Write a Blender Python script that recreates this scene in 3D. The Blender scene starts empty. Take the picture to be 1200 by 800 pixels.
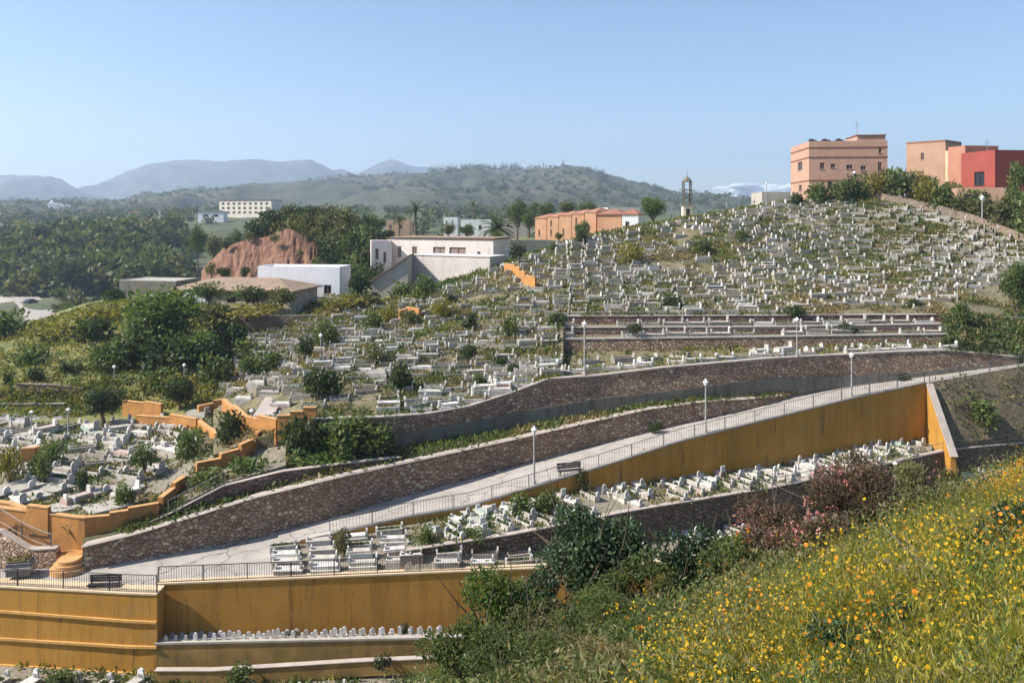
import bpy, math, random
import numpy as np
from mathutils import Vector, Matrix
random.seed(7); RS = np.random.RandomState(11)
sc = bpy.context.scene
C = sc.collection
R = math.radians
F, HY, CX = 950.0, 250.0, 600.0      # focal length and eye level of the survey sketch (1200 px wide); eye at the world origin
SUN_AZ, SUN_EL = 101.0, 43.0          # degrees left of straight ahead, degrees above the horizon

def P(px, y, D):
    return np.array([(px-CX)/F*D, D, (HY-y)/F*D])

# ------------------------------------------------------------------ noise
_perm = RS.permutation(4096); _val = RS.rand(4096)
def _h(ix, iy): return _val[_perm[(ix + _perm[iy & 4095]) & 4095]]
def vnoise(x, y):
    x = np.asarray(x, float); y = np.asarray(y, float)
    ix = np.floor(x).astype(int); iy = np.floor(y).astype(int)
    fx = x-ix; fy = y-iy; fx = fx*fx*(3-2*fx); fy = fy*fy*(3-2*fy)
    a = _h(ix, iy); b = _h(ix+1, iy); c = _h(ix, iy+1); d = _h(ix+1, iy+1)
    return (a*(1-fx)+b*fx)*(1-fy)+(c*(1-fx)+d*fx)*fy - .5
def fbm(x, y, o=4):
    s = 0; a = 1.; f = 1.
    for i in range(o):
        s = s + a*vnoise(np.asarray(x)*f+17.3*i, np.asarray(y)*f+5.1*i); a *= .5; f *= 2.03
    return s

# ------------------------------------------------------------------ mesh collector
class G:
    def __init__(s): s.v=[]; s.n=0; s.l=[]; s.c=[]; s.m=[]; s.t=[]
    def add(s, V, faces, m=0, tone=None):
        V = np.asarray(V, float).reshape(-1,3)
        for f in faces:
            s.l.append(np.array(f, np.int64)+s.n); s.c.append(np.array([len(f)])); s.m.append(np.array([m]))
            s.t.append(np.array([.5 if tone is None else tone]))
        s.v.append(V); s.n += len(V); return s
    def quads(s, V, m=0, tone=.5):
        V = np.asarray(V, float).reshape(-1,3); k = len(V)//4
        s.l.append(np.arange(k*4)+s.n); s.c.append(np.full(k,4)); s.m.append(np.full(k,m))
        s.t.append(np.broadcast_to(np.asarray(tone,float),(k,)).copy())
        s.v.append(V); s.n += len(V); return s
    def grid(s, A, m=0):          # A: (a,b,3) points
        a,b,_ = A.shape; idx = np.arange(a*b).reshape(a,b)
        q = np.stack([idx[:-1,:-1],idx[1:,:-1],idx[1:,1:],idx[:-1,1:]],-1).reshape(-1,4)
        s.l.append(q.ravel()+s.n); s.c.append(np.full(len(q),4)); s.m.append(np.full(len(q),m)); s.t.append(np.full(len(q),.5))
        s.v.append(A.reshape(-1,3)); s.n += a*b; return s
    def box(s, c, d, rz=0, m=0, top=(1,1)):
        x,y,z = d[0]/2,d[1]/2,d[2]/2
        V = np.array([[-x,-y,-z],[x,-y,-z],[x,y,-z],[-x,y,-z],[-x*top[0],-y*top[1],z],[x*top[0],-y*top[1],z],[x*top[0],y*top[1],z],[-x*top[0],y*top[1],z]])
        if rz: cs,sn = math.cos(rz),math.sin(rz); V = V@np.array([[cs,sn,0],[-sn,cs,0],[0,0,1]])
        return s.add(V+np.array(c), [(3,2,1,0),(4,5,6,7),(0,1,5,4),(1,2,6,5),(2,3,7,6),(3,0,4,7)], m)
    def bx(s, x0,x1,y0,y1,z0,z1,m=0): return s.box(((x0+x1)/2,(y0+y1)/2,(z0+z1)/2),(x1-x0,y1-y0,z1-z0),0,m)
    def prism(s, poly, axis, a, b, m=0):   # polygon (2-D) extruded along axis 0/1/2 from a to b
        n=len(poly); V=[]
        for w in (a,b):
            for p in poly:
                q=list(p); q.insert(axis,w); V.append(q)
        fs=[tuple(range(n))[::-1], tuple(range(n,2*n))]+[(i,(i+1)%n,n+(i+1)%n,n+i) for i in range(n)]
        return s.add(V,fs,m)
    def tube(s, pts, rad, n=6, m=0, cap=True):
        pts=[np.array(p,float) for p in pts]; rad = rad if hasattr(rad,'__len__') else [rad]*len(pts)
        V=[]; 
        for i,p in enumerate(pts):
            d = pts[min(i+1,len(pts)-1)]-pts[max(i-1,0)]; d=d/(np.linalg.norm(d)+1e-9)
            u = np.cross(d,[0,0,1.]) if abs(d[2])<.9 else np.cross(d,[1.,0,0]); u/=np.linalg.norm(u); w=np.cross(d,u)
            for k in range(n):
                a=2*math.pi*k/n; V.append(p+rad[i]*(math.cos(a)*u+math.sin(a)*w))
        fs=[(i*n+k,i*n+(k+1)%n,(i+1)*n+(k+1)%n,(i+1)*n+k) for i in range(len(pts)-1) for k in range(n)]
        if cap: fs += [tuple(range(n))[::-1], tuple(range((len(pts)-1)*n,len(pts)*n))]
        return s.add(V,fs,m)
    def lathe(s, prof, n=10, c=(0,0,0), m=0):
        return s.tube_profile(prof,n,c,m)
    def tube_profile(s, prof, n, c, m):
        V=[(c[0]+r*math.cos(2*math.pi*k/n), c[1]+r*math.sin(2*math.pi*k/n), c[2]+z) for r,z in prof for k in range(n)]
        fs=[(i*n+k,i*n+(k+1)%n,(i+1)*n+(k+1)%n,(i+1)*n+k) for i in range(len(prof)-1) for k in range(n)]
        fs += [tuple(range(n))[::-1], tuple(range((len(prof)-1)*n,len(prof)*n))]
        return s.add(V,fs,m)
    def merge(s, g, Mx):           # copy of another collector under a 4x4 matrix
        V=np.concatenate(g.v)@Mx[:3,:3].T+Mx[:3,3]
        s.l += [np.concatenate(g.l)+s.n]; s.c += list(g.c); s.m += list(g.m); s.t += list(g.t); s.v.append(V); s.n+=len(V)
    def mesh(s, name, mats, smooth=False, origin=None):
        V=np.concatenate(s.v); L=np.concatenate(s.l); c=np.concatenate(s.c); m=np.concatenate(s.m); t=np.concatenate(s.t)
        if origin is not None: V=V-np.array(origin)
        me=bpy.data.meshes.new(name); me.vertices.add(len(V)); me.vertices.foreach_set('co',V.astype(np.float32).ravel())
        me.loops.add(len(L)); me.loops.foreach_set('vertex_index',L.astype(np.int32))
        me.polygons.add(len(c)); st=np.concatenate([[0],np.cumsum(c)[:-1]])
        me.polygons.foreach_set('loop_start',st.astype(np.int32)); me.polygons.foreach_set('loop_total',c.astype(np.int32))
        me.polygons.foreach_set('material_index',m.astype(np.int32))
        me.polygons.foreach_set('use_smooth',np.full(len(c),bool(smooth)))
        at=me.attributes.new('tone','FLOAT','FACE'); at.data.foreach_set('value',t.astype(np.float32))
        for k in (mats if isinstance(mats,(list,tuple)) else [mats]): me.materials.append(k)
        me.update(calc_edges=True); return me
    def build(s, name, mats, parent=None, smooth=False, origin=None):
        o=bpy.data.objects.new(name, s.mesh(name,mats,smooth,origin)); C.objects.link(o)
        if parent is not None: o.parent=parent
        elif origin is not None: o.location=origin
        return o

def tag(o,label=None,cat=None,group=None,kind=None):
    if label: o['label']=label
    if cat: o['category']=cat
    if group: o['group']=group
    if kind: o['kind']=kind
    return o
def thing(name,label,cat,loc=(0,0,0),rz=0,group=None):
    o=bpy.data.objects.new(name,None); C.objects.link(o); o.empty_display_size=.3
    o.location=[float(a) for a in loc]; o.rotation_euler=(0,0,rz); return tag(o,label,cat,group)
KIDS={}
def kids(o):
    if o.name not in KIDS: KIDS[o.name]=list(o.children)
    return KIDS[o.name]
def dup(root,loc,rz=0,scale=1,label=None,group=None,tilt=(0,0)):
    r=root.copy(); C.objects.link(r); r.location=[float(a) for a in loc]; r.rotation_euler=(tilt[0],tilt[1],rz)
    r.scale=(scale,)*3 if not hasattr(scale,'__len__') else scale
    if label: r['label']=label
    if group: r['group']=group
    for ch in kids(root):
        c=ch.copy(); C.objects.link(c); c.parent=r
        for g in kids(ch):
            d=g.copy(); C.objects.link(d); d.parent=c
    return r
_PARK=[]
def place(proto,loc,rz=0,scale=1,label=None,group=None,tilt=(0,0)):
    """first use moves the prototype, later uses copy it"""
    if proto.get('used') is None:
        kids(proto); [kids(c) for c in kids(proto)]
        _PARK.append(proto); proto['used']=1
    return dup(proto,loc,rz,scale,label,group,tilt)
def drop_protos():
    for p in _PARK:
        for c in kids(p):
            for g in kids(c): bpy.data.objects.remove(g)
            bpy.data.objects.remove(c)
        bpy.data.objects.remove(p)
    for o in list(C.objects):
        if 'used' in o: del o['used']
ORD='first second third fourth fifth sixth seventh eighth ninth tenth eleventh twelfth thirteenth fourteenth fifteenth sixteenth seventeenth eighteenth nineteenth'.split()
def od(i):
    tens=['','','twentieth','thirtieth','fortieth','fiftieth']; t2=['','','twenty','thirty','forty','fifty']
    if i<19: return ORD[i]
    n=i+1; return tens[n//10] if n%10==0 else t2[n//10]+'-'+ORD[n%10-1]

# ------------------------------------------------------------------ materials
def nodes(name,rough=.85):
    m=bpy.data.materials.new(name); m.use_nodes=True; nt=m.node_tree; b=nt.nodes['Principled BSDF']; b.inputs['Roughness'].default_value=rough
    b.inputs['Specular IOR Level'].default_value=.25
    return m,nt,b
def N(nt,t,**k):
    n=nt.nodes.new(t)
    for a,v in k.items():
        if a in n.inputs: n.inputs[a].default_value=v
        else: setattr(n,a,v)
    return n
def pos(nt): return N(nt,'ShaderNodeNewGeometry').outputs['Position']
def objc(nt): return N(nt,'ShaderNodeTexCoord').outputs['Object']
def scaled(nt,v,s):
    n=N(nt,'ShaderNodeVectorMath',operation='MULTIPLY'); nt.links.new(v,n.inputs[0]); n.inputs[1].default_value=s; return n.outputs[0]
def noise(nt,v,scale,detail=4,rough=.6):
    n=N(nt,'ShaderNodeTexNoise'); n.inputs['Scale'].default_value=scale; n.inputs['Detail'].default_value=detail; n.inputs['Roughness'].default_value=rough
    nt.links.new(v,n.inputs['Vector']); return n.outputs['Fac']
def ramp(nt,f,stops,interp='LINEAR'):
    r=N(nt,'ShaderNodeValToRGB'); r.color_ramp.interpolation=interp; e=r.color_ramp.elements
    while len(e)<len(stops): e.new(.5)
    for i,(p,c) in enumerate(stops): e[i].position=p; e[i].color=(*c,1) if len(c)==3 else c
    nt.links.new(f,r.inputs['Fac']); return r.outputs['Color']
def mix(nt,f,a,b,mode='MIX'):
    n=N(nt,'ShaderNodeMix',data_type='RGBA',blend_type=mode)
    for i,v in ((0,f),(6,a),(7,b)):
        if isinstance(v,(int,float)): n.inputs[i].default_value=v
        elif isinstance(v,tuple): n.inputs[i].default_value=(*v,1)
        else: nt.links.new(v,n.inputs[i])
    return n.outputs[2]
def step(nt,f,a,b):
    n=N(nt,'ShaderNodeMapRange'); nt.links.new(f,n.inputs[0]); n.inputs[1].default_value=a; n.inputs[2].default_value=b; return n.outputs[0]
def bump(nt,b,h,s,d):
    n=N(nt,'ShaderNodeBump'); n.inputs['Strength'].default_value=s; n.inputs['Distance'].default_value=d
    nt.links.new(h,n.inputs['Height']); nt.links.new(n.outputs[0],b.inputs['Normal'])
def rnd(nt): return N(nt,'ShaderNodeObjectInfo').outputs['Random']
def isl(nt): return N(nt,'ShaderNodeNewGeometry').outputs['Random Per Island']
def plain(name,c,rough=.8,var=.25,scale=1.5,bmp=.2,metal=0,stain=None):
    m,nt,b=nodes(name,rough); p=pos(nt); f=noise(nt,p,scale,6,.65)
    a=tuple(x*(1-var) for x in c); d=tuple(min(1,x*(1+var)) for x in c)
    col=ramp(nt,f,[(.3,a),(.7,d)])
    if stain:
        s=noise(nt,scaled(nt,p,(1.2,1.2,.18)),1.6,5,.7); col=mix(nt,step(nt,s,.52,.72),col,stain)
    nt.links.new(col,b.inputs['Base Color']); b.inputs['Metallic'].default_value=metal
    if bmp: bump(nt,b,noise(nt,p,scale*6,4),bmp,.03)
    return m
def stone(name,cols,mortar,scale=3.2,depth=.06):
    m,nt,b=nodes(name,.9); p=pos(nt)
    w=N(nt,'ShaderNodeTexNoise'); w.inputs['Scale'].default_value=2.2; nt.links.new(p,w.inputs['Vector'])
    ad=N(nt,'ShaderNodeVectorMath',operation='MULTIPLY_ADD'); nt.links.new(w.outputs['Color'],ad.inputs[0]); ad.inputs[1].default_value=(.22,.22,.22); nt.links.new(p,ad.inputs[2])
    q=scaled(nt,ad.outputs[0],(1,1,1.35))
    v1=N(nt,'ShaderNodeTexVoronoi',feature='F1'); v2=N(nt,'ShaderNodeTexVoronoi',feature='DISTANCE_TO_EDGE')
    for v in (v1,v2): v.inputs['Scale'].default_value=scale; nt.links.new(q,v.inputs['Vector'])
    sp=N(nt,'ShaderNodeSeparateColor'); nt.links.new(v1.outputs['Color'],sp.inputs[0])
    col=ramp(nt,sp.outputs[0],[(i/(len(cols)-1),c) for i,c in enumerate(cols)])
    g=noise(nt,p,9,5,.7); col=mix(nt,.55,col,ramp(nt,g,[(.25,(.35,.35,.35)),(.75,(1.3,1.3,1.3))]),'MULTIPLY')
    big=noise(nt,p,.22,4,.6); col=mix(nt,step(nt,big,.5,.72),col,mix(nt,.5,col,(.09,.075,.07)))
    e=step(nt,v2.outputs['Distance'],.015,.07); col=mix(nt,e,mortar,col)
    nt.links.new(col,b.inputs['Base Color']); bump(nt,b,step(nt,v2.outputs['Distance'],0,.16),1.0,depth); return m
def leafm(name,a,bc,c=None,trans=.35,rough=.55):
    m,nt,b=nodes(name,rough); at=N(nt,'ShaderNodeAttribute'); at.attribute_name='tone'
    st=[(0,a),(.6,bc)]+([(1,c)] if c else [])
    col=ramp(nt,at.outputs['Fac'],st)
    o=rnd(nt); col=mix(nt,.35,col,ramp(nt,o,[(0,(.75,.8,.7)),(1,(1.25,1.15,1.0))]),'MULTIPLY')
    nt.links.new(col,b.inputs['Base Color'])
    t=N(nt,'ShaderNodeBsdfTranslucent'); nt.links.new(mix(nt,1.0,col,(1.15,1.2,.55),'MULTIPLY'),t.inputs['Color'])
    x=N(nt,'ShaderNodeMixShader'); x.inputs[0].default_value=trans
    nt.links.new(b.outputs[0],x.inputs[1]); nt.links.new(t.outputs[0],x.inputs[2])
    nt.links.new(x.outputs[0],nt.nodes['Material Output'].inputs['Surface']); return m
def gravem(name,cols,island=False,dirt=(.20,.17,.13)):
    m,nt,b=nodes(name,.75); r=isl(nt) if island else rnd(nt); col=ramp(nt,r,[(i/max(1,len(cols)-1),c) for i,c in enumerate(cols)])
    p=pos(nt); f=noise(nt,p,2.5,6,.7); col=mix(nt,step(nt,f,.48,.8),col,dirt)
    g=noise(nt,scaled(nt,p,(4,4,.8)),2.0,4); col=mix(nt,.35,col,ramp(nt,g,[(.3,(.55,.54,.52)),(.7,(1.15,1.15,1.15))]),'MULTIPLY')
    nt.links.new(col,b.inputs['Base Color']); bump(nt,b,noise(nt,p,14,4),.25,.02); return m
def groundm(name,stops,scale=.35,stops2=None,bmp=.5):
    m,nt,b=nodes(name,.95); p=pos(nt); f=noise(nt,p,scale,9,.68); col=ramp(nt,f,stops)
    g=noise(nt,p,scale*9,6,.75)
    if stops2: col=mix(nt,step(nt,g,.47,.62),col,stops2)
    col=mix(nt,.5,col,ramp(nt,noise(nt,p,5,5,.7),[(.3,(.55,.55,.55)),(.7,(1.3,1.3,1.3))]),'MULTIPLY')
    nt.links.new(col,b.inputs['Base Color']); bump(nt,b,g,bmp,.2); return m
M={}
M['hill']=groundm('hillside_soil',[(.3,(.10,.095,.045)),(.48,(.19,.155,.09)),(.6,(.24,.20,.125)),(.75,(.13,.125,.055))],.25,(.085,.09,.036))
M['dry']=groundm('dry_earth',[(.3,(.18,.13,.08)),(.55,(.28,.22,.15)),(.75,(.2,.17,.09))],.3,(.13,.11,.06))
M['pale_soil']=groundm('pale_soil',[(.3,(.18,.155,.11)),(.5,(.29,.25,.20)),(.75,(.16,.145,.085))],.5,(.14,.13,.07))
M['meadow']=groundm('meadow',[(.3,(.10,.115,.035)),(.5,(.20,.19,.06)),(.65,(.28,.24,.10)),(.8,(.12,.14,.045))],.12,(.085,.105,.035))
M['slope']=groundm('weedy_slope',[(.3,(.055,.058,.025)),(.55,(.105,.095,.05)),(.75,(.15,.13,.08))],.5,(.05,.06,.025))
M['dirt']=groundm('dirt_slope',[(.3,(.09,.075,.042)),(.5,(.17,.135,.085)),(.7,(.23,.185,.125))],.4,(.085,.08,.04))
M['valley']=groundm('valley_scrub',[(.3,(.05,.065,.03)),(.5,(.09,.10,.045)),(.7,(.16,.15,.09))],.02,(.05,.06,.03))
M['hillside_far']=groundm('far_scrub',[(.32,(.042,.055,.032)),(.5,(.075,.08,.046)),(.68,(.135,.12,.08))],.006,(.042,.055,.032),.8)
M['mountain']=groundm('mountain_scrub',[(.3,(.05,.06,.04)),(.7,(.12,.115,.08))],.002,(.05,.06,.04),.8)
M['red_earth']=groundm('red_earth',[(.3,(.16,.08,.05)),(.5,(.25,.132,.085)),(.62,(.31,.18,.12)),(.75,(.19,.10,.065))],.5,(.14,.075,.045),1.0)
def road_mat():
    m,nt,b=nodes('worn_concrete_road',.9); p=pos(nt); col=ramp(nt,noise(nt,p,.7,7,.7),[(.3,(.28,.25,.22)),(.55,(.37,.335,.295)),(.75,(.43,.39,.345))])
    col=mix(nt,step(nt,noise(nt,scaled(nt,p,(.35,.9,.5)),1.3,6,.7),.54,.7),col,(.24,.215,.185))
    w=N(nt,'ShaderNodeTexNoise'); w.inputs['Scale'].default_value=.9; nt.links.new(p,w.inputs['Vector']); ad=N(nt,'ShaderNodeVectorMath',operation='MULTIPLY_ADD'); nt.links.new(w.outputs['Color'],ad.inputs[0]); ad.inputs[1].default_value=(1.2,1.2,1.2); nt.links.new(p,ad.inputs[2])
    v=N(nt,'ShaderNodeTexVoronoi',feature='DISTANCE_TO_EDGE'); v.inputs['Scale'].default_value=.22; nt.links.new(ad.outputs[0],v.inputs['Vector']); col=mix(nt,step(nt,v.outputs['Distance'],.012,.0),col,(.13,.115,.10))
    nt.links.new(col,b.inputs['Base Color']); bump(nt,b,noise(nt,p,6,5),.3,.03); return m
M['road']=road_mat()
M['asphalt']=plain('dusty_asphalt',(.26,.25,.24),.9,.15,.3,.2)
M['stone']=stone('rubble_stone',[(.23,.135,.09),(.46,.30,.20),(.32,.20,.135),(.50,.36,.25),(.40,.255,.17),(.66,.53,.39)],(.20,.155,.115),2.9,.1)
M['stone_purple']=stone('purple_stone',[(.16,.085,.07),(.31,.185,.15),(.22,.13,.11),(.46,.32,.25)],(.15,.115,.09),3.0,.08)
M['stone_pale']=stone('pale_rubble',[(.2,.14,.10),(.34,.26,.19),(.28,.2,.14),(.4,.33,.26)],(.22,.18,.14),2.6)
M['stone_dark']=stone('dark_rubble',[(.12,.085,.055),(.22,.165,.11),(.17,.13,.085),(.30,.22,.16)],(.085,.066,.05),3.0,.1)
M['coping']=plain('mortar_coping',(.40,.34,.29),.9,.2,1.2,.2)
M['concrete']=plain('weathered_concrete',(.17,.155,.125),.9,.22,.8,.25,stain=(.07,.065,.05))
M['concrete_pale']=plain('pale_concrete',(.40,.36,.31),.9,.16,.5,.2,stain=(.28,.25,.21))
def ochre():
    m,nt,b=nodes('ochre_paint',.85); p=pos(nt); f=noise(nt,p,.35,6,.65)
    col=ramp(nt,f,[(.3,(.385,.19,.03)),(.5,(.445,.225,.038)),(.72,(.49,.26,.055))])
    s=noise(nt,scaled(nt,p,(1.6,1.6,.09)),1.3,6,.7); col=mix(nt,step(nt,s,.47,.72),col,(.31,.155,.033))
    s2=noise(nt,scaled(nt,p,(2.6,2.6,.22)),1.1,5,.7); col=mix(nt,step(nt,s2,.58,.70),col,(.14,.078,.033))
    s3=noise(nt,scaled(nt,p,(.5,.5,1.1)),.8,7,.75); col=mix(nt,step(nt,s3,.56,.7),col,(.38,.23,.085))
    g=noise(nt,p,3,6,.75); col=mix(nt,step(nt,g,.6,.75),col,(.42,.25,.10))
    nt.links.new(col,b.inputs['Base Color']); bump(nt,b,noise(nt,p,7,5),.2,.03); return m
M['ochre']=ochre()
M['ochre_bright']=plain('fresh_ochre_paint',(.44,.205,.062),.85,.24,1.1,.25,stain=(.26,.15,.07))
M['ochre_cap']=plain('ochre_cap',(.52,.29,.12),.85,.15,2,.1)
M['cream']=plain('cream_edge',(.62,.47,.30),.85,.15,1.5,.1)
M['iron']=plain('dark_iron',(.055,.05,.05),.5,.3,4,0,metal=.3)
M['grey_iron']=plain('grey_iron',(.21,.20,.19),.5,.2,4,0,metal=.3)
M['lamp_pole']=plain('painted_pole',(.33,.32,.30),.5,.15,3,0)
M['lamp_glass']=plain('lamp_shade_white',(.72,.72,.70),.35,.06,3,0)
M['bark']=plain('bark',(.14,.105,.075),.95,.35,6,.6)
M['grave_white']=gravem('whitewash',[(.62,.585,.53),(.48,.445,.39),(.68,.65,.61),(.40,.365,.31),(.56,.52,.46)])
M['grave_grey']=gravem('grave_cement',[(.38,.35,.30),(.47,.43,.37),(.31,.28,.24),(.43,.39,.34)])
M['grave_tile']=gravem('grave_tiles',[(.60,.56,.51),(.50,.48,.45),(.44,.31,.25),(.38,.45,.40),(.62,.60,.56),(.32,.20,.15)])
M['grave_soil']=plain('grave_soil',(.15,.115,.07),.95,.35,3,.5)
M['marble']=gravem('headstone_marble',[(.60,.58,.55),(.42,.40,.36),(.68,.67,.65),(.50,.475,.43)],dirt=(.42,.40,.37))
M['inscription']=plain('inscription_panel',(.20,.20,.20),.6,.4,20,0)
M['i_marble']=gravem('headstone_far',[(.56,.54,.50),(.34,.32,.28),(.68,.67,.64),(.40,.37,.32),(.50,.47,.42)],True)
M['i_white']=gravem('whitewash_far',[(.56,.53,.475),(.38,.345,.29),(.64,.62,.58),(.31,.275,.225),(.49,.455,.40),(.28,.24,.19)],True)
M['i_grey']=gravem('cement_far',[(.31,.28,.23),(.40,.36,.30),(.23,.20,.16),(.44,.40,.34)],True)
M['leaf_dark']=leafm('dark_leaves',(.022,.035,.014),(.055,.078,.028),(.095,.12,.042))
M['leaf_mid']=leafm('mid_leaves',(.045,.068,.02),(.098,.132,.04),(.16,.19,.06))
M['leaf_light']=leafm('light_leaves',(.05,.085,.02),(.11,.16,.04),(.17,.21,.06))
M['leaf_olive']=leafm('olive_leaves',(.07,.08,.032),(.135,.14,.055),(.23,.21,.10))
M['leaf_dry']=leafm('dry_weeds',(.13,.10,.045),(.24,.19,.09),(.34,.28,.15))
M['leaf_yellow']=leafm('yellow_green_weeds',(.10,.105,.02),(.22,.20,.04),(.34,.27,.05))
M['leaf_glossy']=leafm('glossy_leaves',(.022,.045,.022),(.055,.09,.042),(.13,.16,.095),.25,.32)
M['leaf_purple']=leafm('purplish_leaves',(.06,.055,.03),(.14,.095,.065),(.27,.17,.13))
M['petal_yellow']=leafm('yellow_petals',(.62,.36,.01),(.80,.52,.02),(.85,.62,.05),.4)
M['petal_orange']=leafm('orange_petals',(.70,.20,.01),(.80,.30,.015),(.85,.42,.03),.4)
M['petal_pink']=leafm('pink_petals',(.45,.13,.15),(.60,.24,.24),(.72,.42,.38),.4)
M['flower_eye']=plain('flower_eye',(.40,.17,.02),.9,.2,30,0)
M['salmon']=plain('salmon_render',(.46,.275,.195),.85,.1,.4,.1,stain=(.38,.225,.16))
M['salmon_dark']=plain('salmon_band',(.25,.12,.08),.85,.1,.6,.1)
M['rubble_render']=plain('patchy_tan_render',(.46,.38,.30),.9,.35,1.2,.4,stain=(.26,.21,.16))
M['beige']=plain('beige_render',(.42,.27,.18),.85,.1,.4,.1,stain=(.34,.22,.145))
M['red']=plain('red_render',(.30,.07,.052),.8,.1,.4,.1)
M['red_lit']=plain('lit_red_render',(.50,.13,.10),.85,.12,.5,.1,stain=(.38,.11,.09))  # same red paint brightened as on a sunlit face, light put into the colour
M['terra']=plain('terracotta_render',(.40,.19,.125),.85,.1,.4,.1)
M['white']=plain('white_render',(.72,.72,.72),.85,.07,.4,.1,stain=(.62,.62,.62))
M['cream_wall']=plain('cream_render',(.66,.58,.46),.85,.08,.3,.1)
M['pinkwhite']=plain('pinkish_render',(.72,.62,.58),.85,.1,.3,.1,stain=(.56,.47,.43))
M['pale_render']=plain('pale_grey_render',(.58,.52,.48),.9,.14,.4,.2,stain=(.42,.37,.33))
M['orange_house']=plain('orange_render',(.47,.26,.15),.85,.14,.3,.1,stain=(.36,.19,.105))
M['roof_brown']=plain('brown_roof',(.27,.195,.135),.9,.25,.8,.4)
M['orange_roof']=plain('faded_tile_roof',(.36,.18,.11),.9,.25,.8,.4)
M['roof_tile']=plain('roof_tile',(.30,.13,.085),.9,.25,.8,.4)
M['glass']=plain('window_glass',(.035,.04,.05),.15,.2,2,0)
M['frame']=plain('window_frame',(.30,.22,.17),.6,.15,2,0)
M['shutter']=plain('louvre_panel',(.30,.22,.19),.7,.15,2,0)
M['solar']=plain('dark_panel',(.04,.035,.04),.4,.2,2,0)
M['wood']=plain('dark_wood',(.035,.028,.03),.6,.3,6,.1)
M['planter']=plain('grey_planter',(.20,.20,.20),.9,.2,2,.2)
M['car']=plain('car_paint',(.05,.055,.07),.3,.1,1,0)
M['mast']=plain('mast_steel',(.25,.25,.27),.5,.1,2,0)

# ------------------------------------------------------------------ rails and strips
class Rail:
    def __init__(s,pts): a=np.array(sorted(pts),float); s.a=a
    def y(s,p): return np.interp(p,s.a[:,0],s.a[:,1])
    def D(s,p): return np.interp(p,s.a[:,0],s.a[:,2])
    def p(s,px,dD=0,dz=0):
        px=np.asarray(px,float); D=s.D(px); z=(HY-s.y(px))/F*D+dz; D=D+dD
        return np.stack([(px-CX)/F*(D-dD),D,z],-1)
def mk(pts_z):   # rail from (px, D, Z)
    return Rail([(p,HY-z*F/d,d) for p,d,z in pts_z])
class Strip:
    def __init__(s,rails,amp=0.,freq=.3,bulge=0.): s.r=rails; s.amp=amp; s.fr=freq; s.b=bulge
    def pt(s,px,t,noise_=True):
        px=np.asarray(px,float); t=np.asarray(t,float)
        k=np.clip(np.floor(t).astype(int),0,len(s.r)-2); u=t-k
        PA=np.stack([r.p(px) for r in s.r]); 
        sh=np.broadcast(px,t).shape; PA=np.broadcast_to(PA,(len(s.r),)+sh+(3,)); k=np.broadcast_to(k,sh); u=np.broadcast_to(u,sh)
        a=np.take_along_axis(PA,k[None,...,None],0)[0]; b=np.take_along_axis(PA,(k+1)[None,...,None],0)[0]
        q=a*(1-u[...,None])+b*u[...,None]
        if s.amp and noise_:
            T=np.broadcast_to(t,sh)/(len(s.r)-1); w=np.clip(np.minimum(T,1-T)*6,0,1)
            q=q.copy(); q[...,2]+=w*s.amp*fbm(q[...,0]*s.fr,q[...,1]*s.fr)
        return q
    def build(s,name,mat,p0,p1,dp=5,nt=12,skirt=4.,parent=None):
        px=np.linspace(p0,p1,max(2,int((p1-p0)/dp)+1)); t=np.linspace(0,len(s.r)-1,nt*(len(s.r)-1)+1)
        A=s.pt(px[:,None],t[None,:])
        g=G(); g.grid(np.ascontiguousarray(A[:, :]))
        if skirt:
            for E in (A[0],A[-1],A[:,0],A[:,-1]):
                B=E.copy(); B[:,2]-=skirt; g.grid(np.stack([E,B],1))
        o=g.build(name,mat,parent); tag(o,kind='structure'); return o

lerp=lambda a,b,t:a+(b-a)*t
# ochre walls at the bottom
OLt=Rail([(-90,684,49.4),(0,688,49.0),(150,696,48.1),(184,697,48.0)])
ORt=Rail([(184,685,49.2),(400,676,50),(610,667,50.9),(800,660,51.6)])
Ced=Rail([(181,755,48.0),(525,748,48.8),(640,745,49.2)])
RO=Rail([(325,640,53.2),(385,627,54),(475,607,55.7),(550,594,57),(600,579,58),(700,549,60.5),(800,517,63.3),(900,492,66),(1000,467,68.5),(1085,449,70.5),(1192,430,73),(1300,412,76)])
def zO(p): return float((HY-RO.y(p))/F*RO.D(p))
RIpts=[(-90,668,51.2),(0,668,51),(97,667,51),(200,648,53),(300,629,55.3),(340,618,56.4)]
for p,y in ((400,604),(440,590),(515,570),(600,547),(695,522),(775,502),(875,480)):
    RIpts.append((p,y,-zO(p)*F/(y-HY)))
RIpts+= [(905,472,71),(937,462,72.4),(1000,453,73),(1080,442,73.5),(1192,427,74.1),(1300,410,77)]
RI=Rail(RIpts)
LWt=Rail([(p,y,float(RI.D(p))) for p,y in ((97,640),(155,626),(200,613),(300,582),(400,558),(475,542),(600,515),(700,492),(760,479),(825,470),(875,467),(905,464.5),(937,460))])
T2t=Rail([(p,y,float(RI.D(p))+.8) for p,y in ((140,627),(200,602),(262,570),(330,553),(425,541),(470,536.5))])
UWb=Rail([(365,520,61.8),(445,529,63),(500,520,64.6),(550,511,66),(600,502,67.5),(700,485,68.7),(800,470,69.6),(900,466,71.3),(975,456,73),(1050,446,73.5),(1110,438,73.8),(1192,427,74.3)])
def onD(rail,pts): return Rail([(p,y,float(rail.D(p))) for p,y in pts])
UWm=onD(UWb,[(365,508),(445,510),(500,503),(550,494),(600,484),(700,467),(800,456),(900,443),(975,441),(1050,437),(1110,433),(1192,425.5)])
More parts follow.
